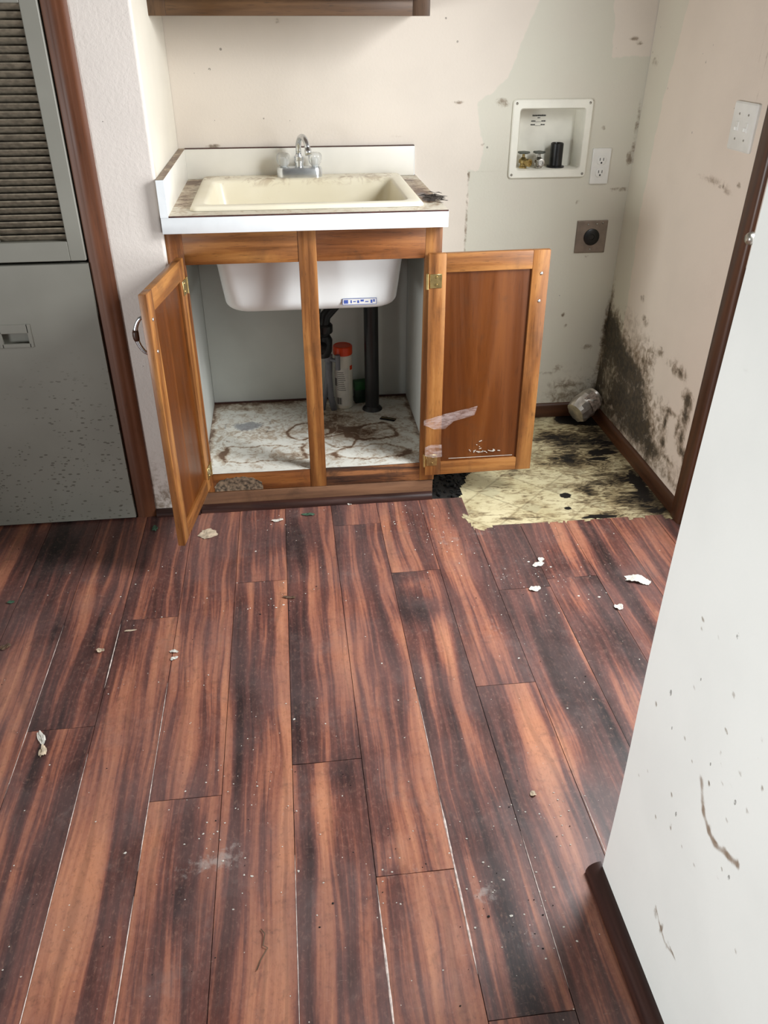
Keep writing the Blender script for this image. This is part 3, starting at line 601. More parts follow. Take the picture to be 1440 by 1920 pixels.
o = adopt(bm_obj('peeled_patch', bm, plain('mouldy_peeled_wood', (112, 96, 78), .9, noise=.75, ns=90)), cab); o['label'] = 'peeled mouldy patch on the left bottom rail'
# bottom shelf with rings and rust
def ring(U, V, cx, cy, rx, ry, w, a):
    d = np.sqrt(((U-cx)/rx)**2+((V-cy)/ry)**2); wob = 1 + .10*np.sin(np.arctan2(V-cy, U-cx)*3+cx*40)
    return a*np.exp(-((d-wob)/w)**2)
def sfield(U, V):
    U = U + .006*np.sin(V*55+U*20); V = V + .006*np.sin(U*47+1)+.003*np.sin(U*120)
    g = .16 + ring(U, V, .348, .275, .072, .062, .07, .6) + ring(U, V, .46, .19, .06, .05, .07, .6) + ring(U, V, .575, .25, .09, .06, .12, .55) + ring(U, V, .56, .10, .12, .05, .1, .5)
    g = g + .5*np.exp(-(((U-.52)/.07)**2+((V-.26)/.05)**2)) + .55*blobfield(U, V, [(.43, .31, .05, .05, .8), (.47, .38, .05, .03, .8), (.42, .44, .04, .04, .6), (.12, .50, .14, .03, .5), (.06, .12, .02, .05, .8), (.66, .08, .04, .03, .6), (.30, .10, .1, .02, .5), (.25, .27, .2, .04, .3)])
    rect = np.maximum(np.abs(U-.20)/.13, np.abs(V-.125)/.055); g = g + .5*np.exp(-((rect-1)/.06)**2)
    g = g + .5*np.exp(-((V-.545)/.02)**2) + .5*np.exp(-((U-.012)/.012)**2) + .5*np.exp(-((U-.733)/.012)**2)
    g = 1.25*g*np.clip((V+.01)/.05, 0, 1)
    b = 1.3*np.exp(-(((U-.14)/.045)**2+((V-.345)/.035)**2)*.8) + .35*(np.abs(rect-.55) < .35)*(np.sin(U*300) > .3)*(np.abs(V-.135) < .03)
    b = b + .5*np.exp(-((np.maximum(np.abs(U-.14)/.075, np.abs(V-.345)/.06)-1)/.06)**2)
    return g*0, g, b
sh = grid_sheet('bottom_shelf', lines(.0105, .7345, .0045), lines(.0, .553, .0045), lambda U, V: (U, V, .1275+.0006*np.sin(U*20)), sfield, M_shelf)
adopt(sh, cab)
cb('shelf_board', .0105, .7345, .0195, .553, .112, .1265, M_inside)
M_linerst = M_inside
cb('back_panel', .0105, .7345, .556, .562, .1, .868, M_inside)
cb('corner_strip', .0105, .735, .548, .556, .1275, .133, M_dark)
# doors
def make_door(pivot, ang, sgn, name='door'):
    root = bpy.data.objects.new(name, None); COL.objects.link(root); root.empty_display_size = .05
    root.location = pivot; root.rotation_euler = (0, 0, ang)
    adoptw = cab
    root.parent = adoptw; root.matrix_parent_inverse = Matrix.Translation(-Vector(cab.location))
    Wd, z0, z1, sw = .350, .102, .806, .050
    X = lambda a, b: (min(a*sgn, b*sgn), max(a*sgn, b*sgn))
    def p(nm, a, b, y0, y1, zz0, zz1, mat, bev=.0015, lab=None):
        xa, xb = X(a, b); o = box(nm, xa, xb, y0, y1, zz0, zz1, mat, bev=bev); o.parent = root
        if lab: o['label'] = lab
        return o
    p('stile', 0, sw, -.019, 0, z0, z1, OAK['z']); p('stile', Wd-sw, Wd, -.019, 0, z0, z1, OAK['z'])
    p('rail', sw, Wd-sw, -.019, -.0002, z1-.052, z1, OAK['x']); p('rail', sw, Wd-sw, -.019, -.0002, z0, z0+.045, OAK['x'])
    p('panel', sw-.004, Wd-sw+.004, -.014, -.008, z0+.04, z1-.048, PANEL, .0)
    # two hinges: plate on the inside of the stile, knuckle, leaf to the frame
    for hz in (z1-.075, z0+.055):
        bm = bmesh.new(); xa, xb = X(.003, .038); abox(bm, xa, xb, -.0005, .0022, hz-.02, hz+.02, .001, 1)
        tube(bm, [(-.004*sgn, .001, hz-.022), (-.004*sgn, .001, hz+.022)], .0042, 10)
        for dz in (-.011, .011): lathe(bm, [(0, 0), (.004, 0), (.003, .0016), (0, .0018)], (.022*sgn, .0022, hz+dz), 10, Matrix.Rotation(math.radians(-90), 4, 'X'))
        o = bm_obj('hinge', bm, M_brass, angle=40); o.parent = root
    # bow handle on the outside near the free edge, with its screw ends inside
    hx = (Wd-.022)*sgn; zc = z1-.105
    pts = []
    for k in range(15):
        s_ = k/14; pts.append((hx, -.019-.028*math.sin(math.pi*s_)**.55, zc-.048+.096*s_))
    bm = bmesh.new(); tube(bm, pts, [.0045+.0015*math.sin(math.pi*k/14) for k in range(15)], 12)
    for dz in (-.048, .048): lathe(bm, [(.0, 0), (.008, 0), (.006, .004), (0, .005)], (hx, -.019, zc+dz), 14, Matrix.Rotation(math.radians(90), 4, 'X'))
    hd = bm_obj('handle', bm, M_chrome, smooth=True); hd.parent = root
    bm = bmesh.new(); tube(bm, [pts[k] for k in range(5, 10)], [.0062, .0078, .008, .0078, .0062], 14)
    g_ = bm_obj('handle_grip', bm, TRIM['z'], smooth=True); g_.parent = root; g_['label'] = 'brown wooden grip'
    for dz in (-.04, .04):
        bm = bmesh.new(); lathe(bm, [(0, 0), (.0048, 0), (.004, .0022), (0, .0026)], (hx, 0, zc+dz), 12, Matrix.Rotation(math.radians(-90), 4, 'X'))
        o = bm_obj('screw', bm, M_chrome, smooth=True); o.parent = root
    return root
dl = make_door((.034, -.018, 0), math.radians(-98.6), 1)
dr = make_door((.716, -.0245, 0), math.radians(180), -1); dr.rotation_euler = (math.radians(.0), math.radians(.55), math.radians(180)); dr.location.z = -.010

# wall cabinet above
wc = empty('wall_cabinet', (.37, .42, 1.36), 'brown wooden wall cabinet cut off by the top of the photo above the sink', 'cabinet')
def wb(n, *a, mat=CAB_UP, bev=.001): return adopt(box(n, *a, mat, bev=bev), wc)
UPZ = wood('upper_cabinet_stile', (56, 38, 24), (80, 56, 36), (100, 74, 48), 'z', .8, .45, .1)
wb('stile', -.010, .036, .270, .289, 1.362, 2.12, mat=UPZ); wb('stile', .695, .743, .270, .289, 1.362, 2.12, mat=UPZ)
wb('rail', .036, .695, .2705, .289, 1.362, 1.412); wb('rail', .036, .695, .2705, .289, 2.07, 2.12)
wb('side_panel', -.010, .004, .289, .570, 1.366, 2.12); wb('side_panel', .729, .743, .289, .570, 1.366, 2.12)
wb('bottom_panel', .004, .729, .289, .570, 1.372, 1.384); wb('top_panel', .004, .729, .289, .570, 2.10, 2.115)
for a, b_ in ((.022, .360), (.372, .712)): wb('door', a, b_, .250, .2695, 1.400, 2.09, mat=UPZ)

# ------------------------------------------------------------ countertop
ct = empty('countertop', (.375, .28, .87), 'white laminate countertop with back and left splash strips and a dirty top', 'countertop')
CA, CB_, CY = -.008, .757, -.030
def ctop(U, V):
    g = .12 + .8*blobfield(U, V, [(.70, .35, .05, .1, .5), (.725, .22, .03, .10, 1.0), (.73, .13, .03, .05, .8), (.72, .45, .03, .05, .5), (.03, .30, .03, .2, .7), (.035, .50, .03, .05, .9), (.05, .12, .02, .05, .5)])
    b = blobfield(U, V, [(.72, .20, .025, .05, .8), (.735, .12, .03, .03, .7)])
    return g*0, g, b
# deck with the sink cut-out
HX = (.090, .670, .058, .520)
adopt(grid_sheet('top_sheet', lines(CA+.02, CB_, .006, HX[:2]), lines(CY+.003, .5535, .006, HX[2:]), lambda U, V: (U, V, .914+0*U), ctop, M_top, holes=[lambda a, b: ~((a > HX[0]) & (a < HX[1]) & (b > HX[2]) & (b < HX[3]))]), ct)
bm = bmesh.new()
abox(bm, CA+.0005, CB_-.001, .56, .5695, .8702, .9135)
for x0, x1, y0, y1 in ((CA+.0005, HX[0], CY+.002, .56), (HX[1], CB_-.001, CY+.002, .56), (HX[0], HX[1], CY+.002, HX[2]), (HX[0], HX[1], HX[3], .56)): abox(bm, x0, x1, y0, y1, .8702, .9135)
adopt(bm_obj('core_board', bm, M_dark), ct)
adopt(box('front_edge', CA, CB_, CY-.0015, CY+.002, .870, .9108, M_white, bev=.0006), ct)
adopt(box('front_seam', CA+.02, CB_, CY-.0012, CY+.003, .9108, .9143, M_dark), ct)
adopt(box('side_edge', CB_-.001, CB_+.0005, CY, .57, .870, .9135, M_white), ct)
sp_ = adopt(box('back_splash', CA+.02, .750, .5535, .5705, .9145, 1.0035, M_splash, bev=.0006), ct)
adopt(box('splash_cap', CA+.02, .7505, .553, .5705, 1.0035, 1.0055, M_dark), ct)
adopt(box('splash_end', .750, .7518, .5533, .5705, .9145, 1.0035, M_white), ct)
adopt(box('side_splash', CA, CA+.02, CY, .5705, .9110, 1.0035, M_splash, bev=.0006), ct)
adopt(box('splash_front', CA-.0002, CA+.0205, CY-.0016, CY, .9112, 1.0030, M_white), ct)
adopt(grid_sheet('splash_cap', lines(CA, CA+.0205, .005), lines(CY, .5705, .006), lambda U, V: (U, V, 1.0042+0*U), lambda U, V: (0*U, .75+0*U, 0*U), M_top), ct)

# ------------------------------------------------------------ sink
sk = empty('laundry_sink', (.38, .28, .914), 'almond plastic drop-in laundry sink with deep white basin shell below the counter', 'sink')
bm = bmesh.new()
zT, zI = .9165, .926
lp = [rrect(.062, .700, .026, .545, .020, zT-.0018), rrect(.062, .700, .026, .545, .020, zT+.003), rrect(.068, .694, .032, .539, .018, zI-.001), rrect(.074, .688, .037, .534, .018, zI),
      rrect(.094, .664, .056, .458, .030, zI-.0003), rrect(.100, .660, .062, .452, .030, zI-.003), rrect(.105, .656, .066, .448, .030, zI-.010),
      rrect(.130, .640, .092, .440, .045, .70), rrect(.138, .632, .10, .430, .055, .635), rrect(.150, .620, .112, .418, .06, .618), rrect(.19, .58, .15, .38, .06, .612)]
loft(bm, lp, False, True)
bmo = bm_obj('rim_and_bowl', bm, M_cream, smooth=True); adopt(bmo, sk)
bm = bmesh.new()
lp = [rrect(.092, .668, .060, .518, .03, .9160), rrect(.095, .665, .064, .50, .03, .87), rrect(.104, .658, .070, .47, .04, .80), rrect(.112, .650, .080, .456, .045, .74), rrect(.118, .644, .088, .450, .05, .68), rrect(.122, .640, .092, .446, .055, .645)]
for k in range(1, 8):
    a = math.pi/2*k/7; r = .038; i = r*(1-math.cos(a)); lp.append(rrect(.122+i, .640-i, .092+i, .446-i, .055, .645-r*math.sin(a)))
lp.append(rrect(.24, .52, .2, .34, .05, .605))
loft(bm, lp, False, True)
o = adopt(bm_obj('basin_shell', bm, M_gel, smooth=True), sk); o['label'] = 'white outside of the basin, seen through the cabinet doors'
# sticker on the shell front: blue bordered strip with block marks
bm = bmesh.new()
yS = .0905
def sbox(x0, x1, z0, z1, d, mi): abox(bm, x0, x1, yS-d, yS, z0, z1, mi=mi)
x0, x1, z0, z1 = .470, .572, .627, .646
Msl = Matrix.Translation((.521, 0, .636)) @ Matrix.Rotation(math.radians(0), 4, 'Y') @ Matrix.Translation((-.521, 0, -.636))
sbox(x0, x1, z0, z1, .001, 0)
for a, b_, c, d in ((x0, x1, z0, z0+.0014), (x0, x1, z1-.0014, z1), (x0, x0+.0012, z0, z1), (x1-.0012, x1, z0, z1), (x0+.004, x0+.017, z0+.004, z1-.004), (x0+.024, x0+.028, z0+.005, z1-.005), (x0+.032, x0+.040, z0+.008, z0+.011), (x0+.044, x0+.050, z0+.005, z1-.006), (x0+.054, x0+.064, z0+.009, z1-.004), (x0+.068, x0+.078, z0+.007, z0+.010), (x0+.084, x0+.090, z0+.004, z1-.005), (x0+.092, x0+.097, z0+.007, z1-.004)): sbox(a, b_, c, d, .0013, 1)
o = bm_obj('sticker', bm, None, mats=[M_plate, M_blue]); adopt(o, sk); o['label'] = 'small blue and white printed sticker'
bm = bmesh.new(); lathe(bm, [(0, 0), (.042, 0), (.044, .003), (.038, .004), (.03, .001), (0, .001)], (.38, .27, .6125), 28); adopt(bm_obj('drain', bm, M_steel, smooth=True), sk)

# ------------------------------------------------------------ faucet
FX, FY, FZ = .371, .497, .926
fc = empty('faucet', (FX, FY, FZ), 'chrome two-handle faucet with clear knobs and a hooked spout behind the sink', 'faucet')
bm = bmesh.new()
lp = [rrect(FX-.072, FX+.072, FY-.026, FY+.026, .024, FZ-.0012), rrect(FX-.072, FX+.072, FY-.026, FY+.026, .024, FZ+.022), rrect(FX-.069, FX+.069, FY-.023, FY+.023, .021, FZ+.028), rrect(FX-.06, FX+.06, FY-.014, FY+.014, .013, FZ+.030)]
loft(bm, lp, True, True); adopt(bm_obj('base', bm, M_chrome, angle=40), fc)
bm = bmesh.new(); lathe(bm, [(0, .028), (.013, .028), (.013, .040), (.0155, .041), (.0155, .047), (.0145, .048), (.0155, .056), (.0155, .060), (.011, .062), (.0095, .066), (0, .066)], (FX, FY, FZ), 24)
adopt(bm_obj('spout_collar', bm, M_chrome, angle=40), fc)
bm = bmesh.new(); dirv = Vector((.28, -.96, 0)).normalized(); base = Vector((FX, FY, FZ))
pts = [base+Vector((0, 0, .062)), base+Vector((0, 0, .078))]
for k in range(1, 15):
    a = math.radians(180-165*k/14); pts.append(base + dirv*(.048+.048*math.cos(a)) + Vector((0, 0, .080+.040*math.sin(a))))
tube(bm, pts, .0088, 16)
e = pts[-1]; d = (pts[-1]-pts[-2]).normalized(); tube(bm, [e-d*.004, e+d*.002, e+d*.002, e+d*.016], [.009, .009, .0108, .0108], 16)
adopt(bm_obj('spout', bm, M_chrome, smooth=True), fc)
M_acry = NT('clear_acrylic'); M_acry.base((.95, .95, .93, 1)); M_acry.p(Roughness=.08, IOR=1.45); M_acry.b.inputs['Transmission Weight'].default_value = .75; M_acry = M_acry.m
for s_ in (-1, 1):
    bm = bmesh.new(); n = 28; loops = []
    for r, z in ((.006, .030), (.012, .032), (.019, .040), (.0215, .050), (.0215, .060), (.019, .067), (.013, .070), (.002, .070)):
        loops.append([Vector((FX+s_*.050+r*(1+.07*math.cos(k*2*math.pi/n*7))*math.cos(k*2*math.pi/n), FY+r*(1+.07*math.cos(k*2*math.pi/n*7))*math.sin(k*2*math.pi/n), FZ+z)) for k in range(n)])
    loft(bm, loops, True, True); kb = adopt(bm_obj('knob', bm, M_acry, smooth=True), fc)
    bm = bmesh.new(); lathe(bm, [(0, .028), (.010, .028), (.008, .038), (.0105, .050), (.006, .056), (0, .056)], (FX+s_*.050, FY, FZ), 16)
    adopt(bm_obj('valve_stem', bm, M_gel, smooth=True), fc)

# ------------------------------------------------------------ washer box and its fittings
wx0, wx1, wz0, wz1 = 1.075, 1.345, .895, 1.135
wo = empty('washer_outlet_box', (1.21, D, 1.015), 'recessed off-white laundry outlet box with two valves and a black drain pipe', 'outlet box')
def rr_xz(x0, x1, z0, z1, r, y, n=5): return [Vector((p.x, y, p.y)) for p in rrect(x0, x1, z0, z1, r, 0, n)]
bm = bmesh.new()
lp = [rr_xz(wx0, wx1, wz0, wz1, .012, D+.001), rr_xz(wx0, wx1, wz0, wz1, .012, D-.006), rr_xz(wx0+.003, wx1-.003, wz0+.003, wz1-.003, .010, D-.009),
      rr_xz(BX[0]-.001, BX[1]+.001, BX[2]-.001, BX[3]+.001, .010, D-.009), rr_xz(BX[0]+.002, BX[1]-.002, BX[2]+.002, BX[3]-.002, .010, D-.004), rr_xz(BX[0]+.006, BX[1]-.006, BX[2]+.001, BX[3]-.008, .008, D+.075)]
loft(bm, lp, False, True); adopt(bm_obj('box_shell', bm, M_box, angle=35), wo)
for x, z in ((wx0+.011, wz0+.012), (wx1-.012, wz0+.012), (wx0+.012, wz1-.012), (wx1-.012, wz1-.012)):
    bm = bmesh.new(); lathe(bm, [(0, 0), (.0042, 0), (.0036, .0018), (0, .002)], (x, D-.009, z), 12, Matrix.Rotation(math.radians(90), 4, 'X'))
    adopt(bm_obj('corner_screw', bm, M_steel, smooth=True), wo)
# printed lines on the box back
bm = bmesh.new(); yb = D+.0745
def pr(x0, x1, z, h=.005, seg=.004):
    x = x0
    while x < x1-.0005:
        w_ = min(seg*random.uniform(.6, 1.2), x1-x); abox(bm, x, x+w_, yb-.0006, yb, z-h/2, z+h/2*random.uniform(.7, 1)); x += w_+.0009
pr(1.166, 1.212, 1.080); pr(1.184, 1.193, 1.073, .003); pr(1.163, 1.178, 1.063, .004); pr(1.198, 1.213, 1.063, .004); pr(1.162, 1.177, 1.052, .004); pr(1.197, 1.212, 1.052, .004)
for z in (1.060, 1.049): abox(bm, 1.178, 1.197, yb-.0006, yb, z-.0004, z+.0004)
adopt(bm_obj('printed_marks', bm, M_ink), wo)
for j, (vx, rz) in enumerate(((1.134, .5), (1.188, 0))):
    v_ = adopt(empty('valve', (vx, D+.040, .921)), wo) if False else None
    bm = bmesh.new(); cy = D+.030
    lathe(bm, [(0, 0), (.013, 0), (.013, .006), (.010, .008), (.010, .016), (.0155, .018), (.0155, .027), (.012, .030), (.008, .034), (.005, .036), (.004, .050), (0, .050)], (vx, cy, .9215), 16)
    ax = Matrix.Rotation(math.radians(90), 4, 'X'); R_ = Matrix.Rotation(rz, 4, 'Z')
    lathe(bm, [(.0, 0), (.0085, 0), (.0085, .020), (.0125, .021), (.0125, .032), (.009, .033), (.007, .033), (.007, .028), (0, .028)], (vx, cy, .942), 16, R_ @ ax)
    vo = adopt(bm_obj('valve', bm, M_brass if j == 0 else M_steel, angle=40), wo)
    bm = bmesh.new(); n = 30
    prof = lambda r, z: [Vector((vx+r*(1+.12*math.cos(5*k*2*math.pi/n))*math.cos(k*2*math.pi/n), cy+r*(1+.12*math.cos(5*k*2*math.pi/n))*math.sin(k*2*math.pi/n), .9215+z)) for k in range(n)]
    loft(bm, [prof(.002, .047), prof(.018, .047), prof(.020, .050), prof(.018, .053), prof(.002, .053)], True, True)
    h_ = bm_obj('valve_handle', bm, plain('dull_valve_handle', (96, 100, 92), .5, .3, .2) if j == 0 else bpy.data.materials['dull_valve_handle'], smooth=True)
    h_.parent = vo; h_.matrix_parent_inverse = Matrix.Identity(4)
bm = bmesh.new(); lathe(bm, [(0, 0), (.030, 0), (.030, .006), (.0215, .008), (.0215, .076), (.019, .078), (.018, .076), (.018, .02), (0, .02)], (1.250, D+.036, .9215), 24)
adopt(bm_obj('drain_pipe', bm, M_blackpl, angle=40), wo)

# duplex outlet
po = empty('power_outlet', (1.398, D, .928), 'white duplex power outlet plate beside the recessed laundry box', 'power outlet')
bm = bmesh.new(); ox0, ox1, oz0, oz1 = 1.3645, 1.4295, .871, .985
loft(bm, [rr_xz(ox0, ox1, oz0, oz1, .004, D), rr_xz(ox0, ox1, oz0, oz1, .004, D-.004), rr_xz(ox0+.003, ox1-.003, oz0+.003, oz1-.003, .003, D-.0065)], False, True)
adopt(bm_obj('plate', bm, M_plate, angle=30), po)
for zc in (.9475, .9085):
    bm = bmesh.new(); xc = 1.397
    lp = lambda s, y: [Vector((xc+s*.0165*math.cos(a)*1.0, y, zc+s*max(-.0135, min(.0135, .0165*math.sin(a))))) for a in [2*math.pi*k/28 for k in range(28)]]
    loft(bm, [lp(1, D-.006), lp(1, D-.0085), lp(.94, D-.009)], False, True); rc = adopt(bm_obj('receptacle', bm, M_plate, angle=30), po)
    bm = bmesh.new()
    for dx in (-.006, .006): abox(bm, xc+dx-.0012, xc+dx+.0012, D-.0096, D-.0088, zc-.001, zc+.008)
    lathe(bm, [(0, 0), (.0032, 0), (0, .0004)], (xc, D-.009, zc-.0075), 12, Matrix.Rotation(math.radians(90), 4, 'X'))
    s_ = bm_obj('slots', bm, M_ink); s_.parent = rc
# dryer outlet
do = empty('dryer_outlet', (1.396, D, .696), 'square grey metal dryer socket plate with a round black receptacle', 'power outlet')
bm = bmesh.new(); loft(bm, [rr_xz(1.3405, 1.4525, .640, .751, .002, D+.001), rr_xz(1.3405, 1.4525, .640, .751, .002, D-.004), rr_xz(1.343, 1.450, .6425, .7485, .002, D-.006)], False, True)
M_greyplate = plain('dull_metal_plate', (138, 124, 112), .5, .4, .15, 30)
adopt(bm_obj('plate', bm, M_greyplate, angle=30), do)
bm = bmesh.new(); lathe(bm, [(0, 0), (.0285, 0), (.0285, .003), (.026, .005), (.010, .005), (.009, .003), (0, .003)], (1.397, D-.0055, .695), 32, Matrix.Rotation(math.radians(90), 4, 'X'))
adopt(bm_obj('receptacle', bm, M_blackpl, angle=40), do)
for x, z in ((1.380, .738), (1.412, .739), (1.397, .652), (1.434, .742)):
    bm = bmesh.new(); lathe(bm, [(0, 0), (.0035, 0), (.003, .0015), (0, .0018)], (x, D-.006, z), 10, Matrix.Rotation(math.radians(90), 4, 'X'))
    adopt(bm_obj('plate_screw', bm, M_steel, smooth=True), do)
# light switches on the right wall
sw = empty('light_switch', (1.514, -.104, 1.115), 'white double light switch plate on the right wall near the door', 'light switch')
xs = RX(1.115)
def rr_yz(y0, y1, z0, z1, r, x, n=5): return [Vector((x, p.x, p.y)) for p in rrect(y0, y1, z0, z1, r, 0, n)]
bm = bmesh.new(); loft(bm, [rr_yz(-.163, -.045, 1.058, 1.173, .005, xs+.002), rr_yz(-.163, -.045, 1.058, 1.173, .005, xs-.005), rr_yz(-.159, -.049, 1.062, 1.169, .004, xs-.008)], False, True)
adopt(bm_obj('plate', bm, M_plate, angle=30), sw)
for yc in (-.127, -.081):
    bm = bmesh.new(); abox(bm, xs-.0095, xs-.007, yc-.006, yc+.006, 1.104, 1.127, .0005, 1); abox(bm, xs-.017, xs-.008, yc-.0035, yc+.0035, 1.106, 1.115, .001, 1, M=None)
    adopt(bm_obj('toggle', bm, M_plate), sw)
for yc in (-.127, -.081):
    for zz in (1.145, 1.086):
        bm = bmesh.new(); lathe(bm, [(0, 0), (.003, 0), (.0025, .0012), (0, .0014)], (xs-.008, yc, zz), 10, Matrix.Rotation(math.radians(-90), 4, 'Y'))
        adopt(bm_obj('plate_screw', bm, M_steel, smooth=True), sw)

# ------------------------------------------------------------ under the sink
dp = empty('waste_pipe', (.593, .441, .128), 'black vertical waste pipe with a floor collar under the sink', 'pipe')
bm = bmesh.new(); tube(bm, [(.593, .441, .128), (.590, .441, .598)], .0255, 28); 
adopt(bm_obj('pipe', bm, M_blackpl, angle=50), dp)
bm = bmesh.new(); lathe(bm, [(0, 0), (.037, 0), (.036, .004), (.029, .010), (.027, .014), (0, .014)], (.593, .441, .1282), 28); adopt(bm_obj('collar', bm, M_blackpl, angle=50), dp)
bm = bmesh.new(); lathe(bm, [(0, 0), (.031, 0), (.031, .05), (.027, .056), (0, .056)], (.590, .441, .545), 28); adopt(bm_obj('coupling', bm, M_blackpl, angle=50), dp)
tp = empty('drain_trap', (.40, .34, .40), 'black plastic drain trap behind the middle post of the cabinet', 'pipe')
bm = bmesh.new()
tube(bm, [(.38, .27, .6035), (.38, .27, .52), (.383, .275, .46), (.392, .30, .42), (.405, .33, .405), (.418, .36, .42), (.422, .38, .46), (.43, .39, .50), (.47, .40, .54), (.52, .415, .565), (.556, .428, .580)], .0195, 20)
adopt(bm_obj('bent_pipe', bm, M_blackpl, smooth=True), tp)
for pr_, c_ in (([(0, 0), (.030, 0), (.032, .004), (.032, .026), (.028, .03), (0, .03)], (.422, .385, .445)), ([(0, 0), (.030, 0), (.031, .004), (.031, .022), (0, .024)], (.38, .27, .55)), ([(0, 0), (.026, 0), (.034, .02), (.036, .06), (.028, .075), (0, .075)], (.415, .372, .365))):
    bm = bmesh.new(); lathe(bm, pr_, c_, 20); adopt(bm_obj('slip_nut', bm, M_blackpl, angle=40), tp)
gh = empty('supply_hose', (.44, .45, .128), 'grey supply hose with a small shut-off valve left of the orange-capped bottle', 'hose')
bm = bmesh.new(); tube(bm, [(.412, .452, .129), (.424, .45, .20), (.432, .452, .26), (.436, .455, .33), (.425, .45, .42), (.40, .44, .52), (.39, .46, .50)], .0085, 14); tube(bm, [(.452, .446, .129), (.442, .45, .18), (.438, .45, .26), (.442, .455, .34)], .0115, 14)
adopt(bm_obj('hose', bm, M_greyp, smooth=True), gh)
bm = bmesh.new(); tube(bm, [(.436, .452, .325), (.470, .430, .322)], .007, 12); tube(bm, [(.470, .430, .290), (.470, .430, .345)], [.009, .009], 12); lathe(bm, [(0, 0), (.014, 0), (.014, .022), (0, .022)], (.438, .453, .315), 14)
adopt(bm_obj('shut_off_valve', bm, M_greyp, angle=40), gh)

bt = empty('cleaner_bottle', (.490, .470, .128), 'white plastic bottle with orange screw cap standing under the sink', 'bottle')
bx, by = .4915, .478
bm = bmesh.new(); lathe(bm, [(0, 0), (.030, 0), (.0345, .004), (.0345, .150), (.033, .165), (.0325, .17), (.0335, .18), (.0335, .200), (.030, .206), (.028, .208), (0, .208)], (bx, by, .1285), 36); adopt(bm_obj('body', bm, M_bottle, angle=50), bt)
bm = bmesh.new(); n = 48; lps = []
for r, z in ((.033, .204), (.0345, .205), (.0345, .232), (.033, .235), (.030, .236), (.0295, .234), (.002, .234)):
    lps.append([Vector((bx+(r+(.0005 if k % 2 and z < .233 else 0))*math.cos(2*math.pi*k/n), by+(r+(.0005 if k % 2 and z < .233 else 0))*math.sin(2*math.pi*k/n), .1285+z)) for k in range(n)])
loft(bm, lps, True, True); o = adopt(bm_obj('cap', bm, M_orange, angle=50), bt); o['label'] = 'orange screw cap'
bm = bmesh.new()
def arc(a0, a1, z0, z1, r, mi):
    n = 14; vs = [[bm.verts.new((bx+r*math.cos(math.radians(a0+(a1-a0)*k/n)), by+r*math.sin(math.radians(a0+(a1-a0)*k/n)), .1285+z)) for z in (z0, z1)] for k in range(n+1)]
    for a, b_ in zip(vs, vs[1:]): bm.faces.new((a[0], b_[0], b_[1], a[1])).material_index = mi
arc(200, 300, .014, .160, .0349, 0)
for k, z in enumerate(np.arange(.075, .150, .0075)): arc(225, 280 - (k*17) % 14, z, z+.0028, .03515, 1)
arc(205, 225, .09, .12, .03515, 1)
for k in range(8): arc(222+k*4, 224+k*4+(k % 3)*.8, .020, .046, .0352, 2)
arc(310, 335, .150, .166, .0349, 3)
o = adopt(bm_obj('label', bm, None, mats=[M_label, M_labelink, M_ink, M_orange]), bt); o['label'] = 'printed grey label with a barcode'
gb = empty('green_box', (.566, .515, .128), 'small dark green box half hidden behind the black waste pipe', 'box')
gb.rotation_euler.z = math.radians(10)
def rb(name, x0, x1, y0, y1, z0, z1, mat, par, bev=.001):
    o = box(name, x0, x1, y0, y1, z0, z1, mat, bev=bev); o.parent = par; return o
rb('carton', -.034, .034, -.016, .014, .0005, .060, plain('dark_green_card', (16, 44, 26), .45, noise=.3), gb)
rb('lid_band', -.035, .035, -.017, .015, .052, .084, M_green, gb)
bm = bmesh.new(); Mr = Matrix.Translation((.639, .342, .1284)) @ Matrix.Rotation(math.radians(-28), 4, 'Z')
abox(bm, -.028, .028, -.012, .012, 0, .0016, M=Mr, mi=0); abox(bm, -.027, .027, .001, .005, .0016, .0019, M=Mr, mi=1)
tag(bm_obj('sticker_card', bm, None, mats=[M_black, M_brass]), 'small black card with a gold stripe on the cabinet floor', 'card')

# ------------------------------------------------------------ foil pouch in the corner
ft = empty('foil_can', (1.445, .50, .06), 'crumpled silver foil can leaning in the mouldy corner', 'can')
bm = bmesh.new(); A_ = Vector((1.383, .455, .058)); B_ = Vector((1.452, .492, .095)); dv = (B_-A_); L_ = dv.length; dv.normalize()
upv = Vector((0, 0, 1)); upv = (upv-dv*upv.dot(dv)).normalized(); sdv = dv.cross(upv)
lps = []; n = 20; rr = random.Random(3)
for i, s_ in enumerate([0, .02, .15, .3, .45, .6, .72, .84, .87, .95, 1.0]):
    rad = [.004, .043, .049, .050, .050, .050, .048, .046, .040, .041, .005][i] if True else 0
    lps.append([A_ + dv*L_*1.35*s_ + (upv*math.cos(2*math.pi*k/n) + sdv*math.sin(2*math.pi*k/n)*.92)*rad*(1+(.09*rr.uniform(-1, 1) if 0 < i < 7 else 0)) for k in range(n)])
loft(bm, lps, True, True); M_foil = plain('crumpled_foil', (226, 220, 212), .34, .9, .2, 40)
o = bm_obj('can_body', bm, M_foil, angle=20); adopt(o, ft)
bm = bmesh.new(); lps = []
for s_ in (.42, .80):
    lps.append([A_ + dv*L_*1.35*s_ + (upv*math.cos(a) + sdv*math.sin(a)*.92)*.0525 for a in [math.radians(20+k*9) for k in range(10)]])
loft(bm, lps, closed=False); o = adopt(bm_obj('paper_label', bm, plain('can_label_print', (150, 134, 122), .5, 0, .5, 90)), ft); o['label'] = 'faded printed label'

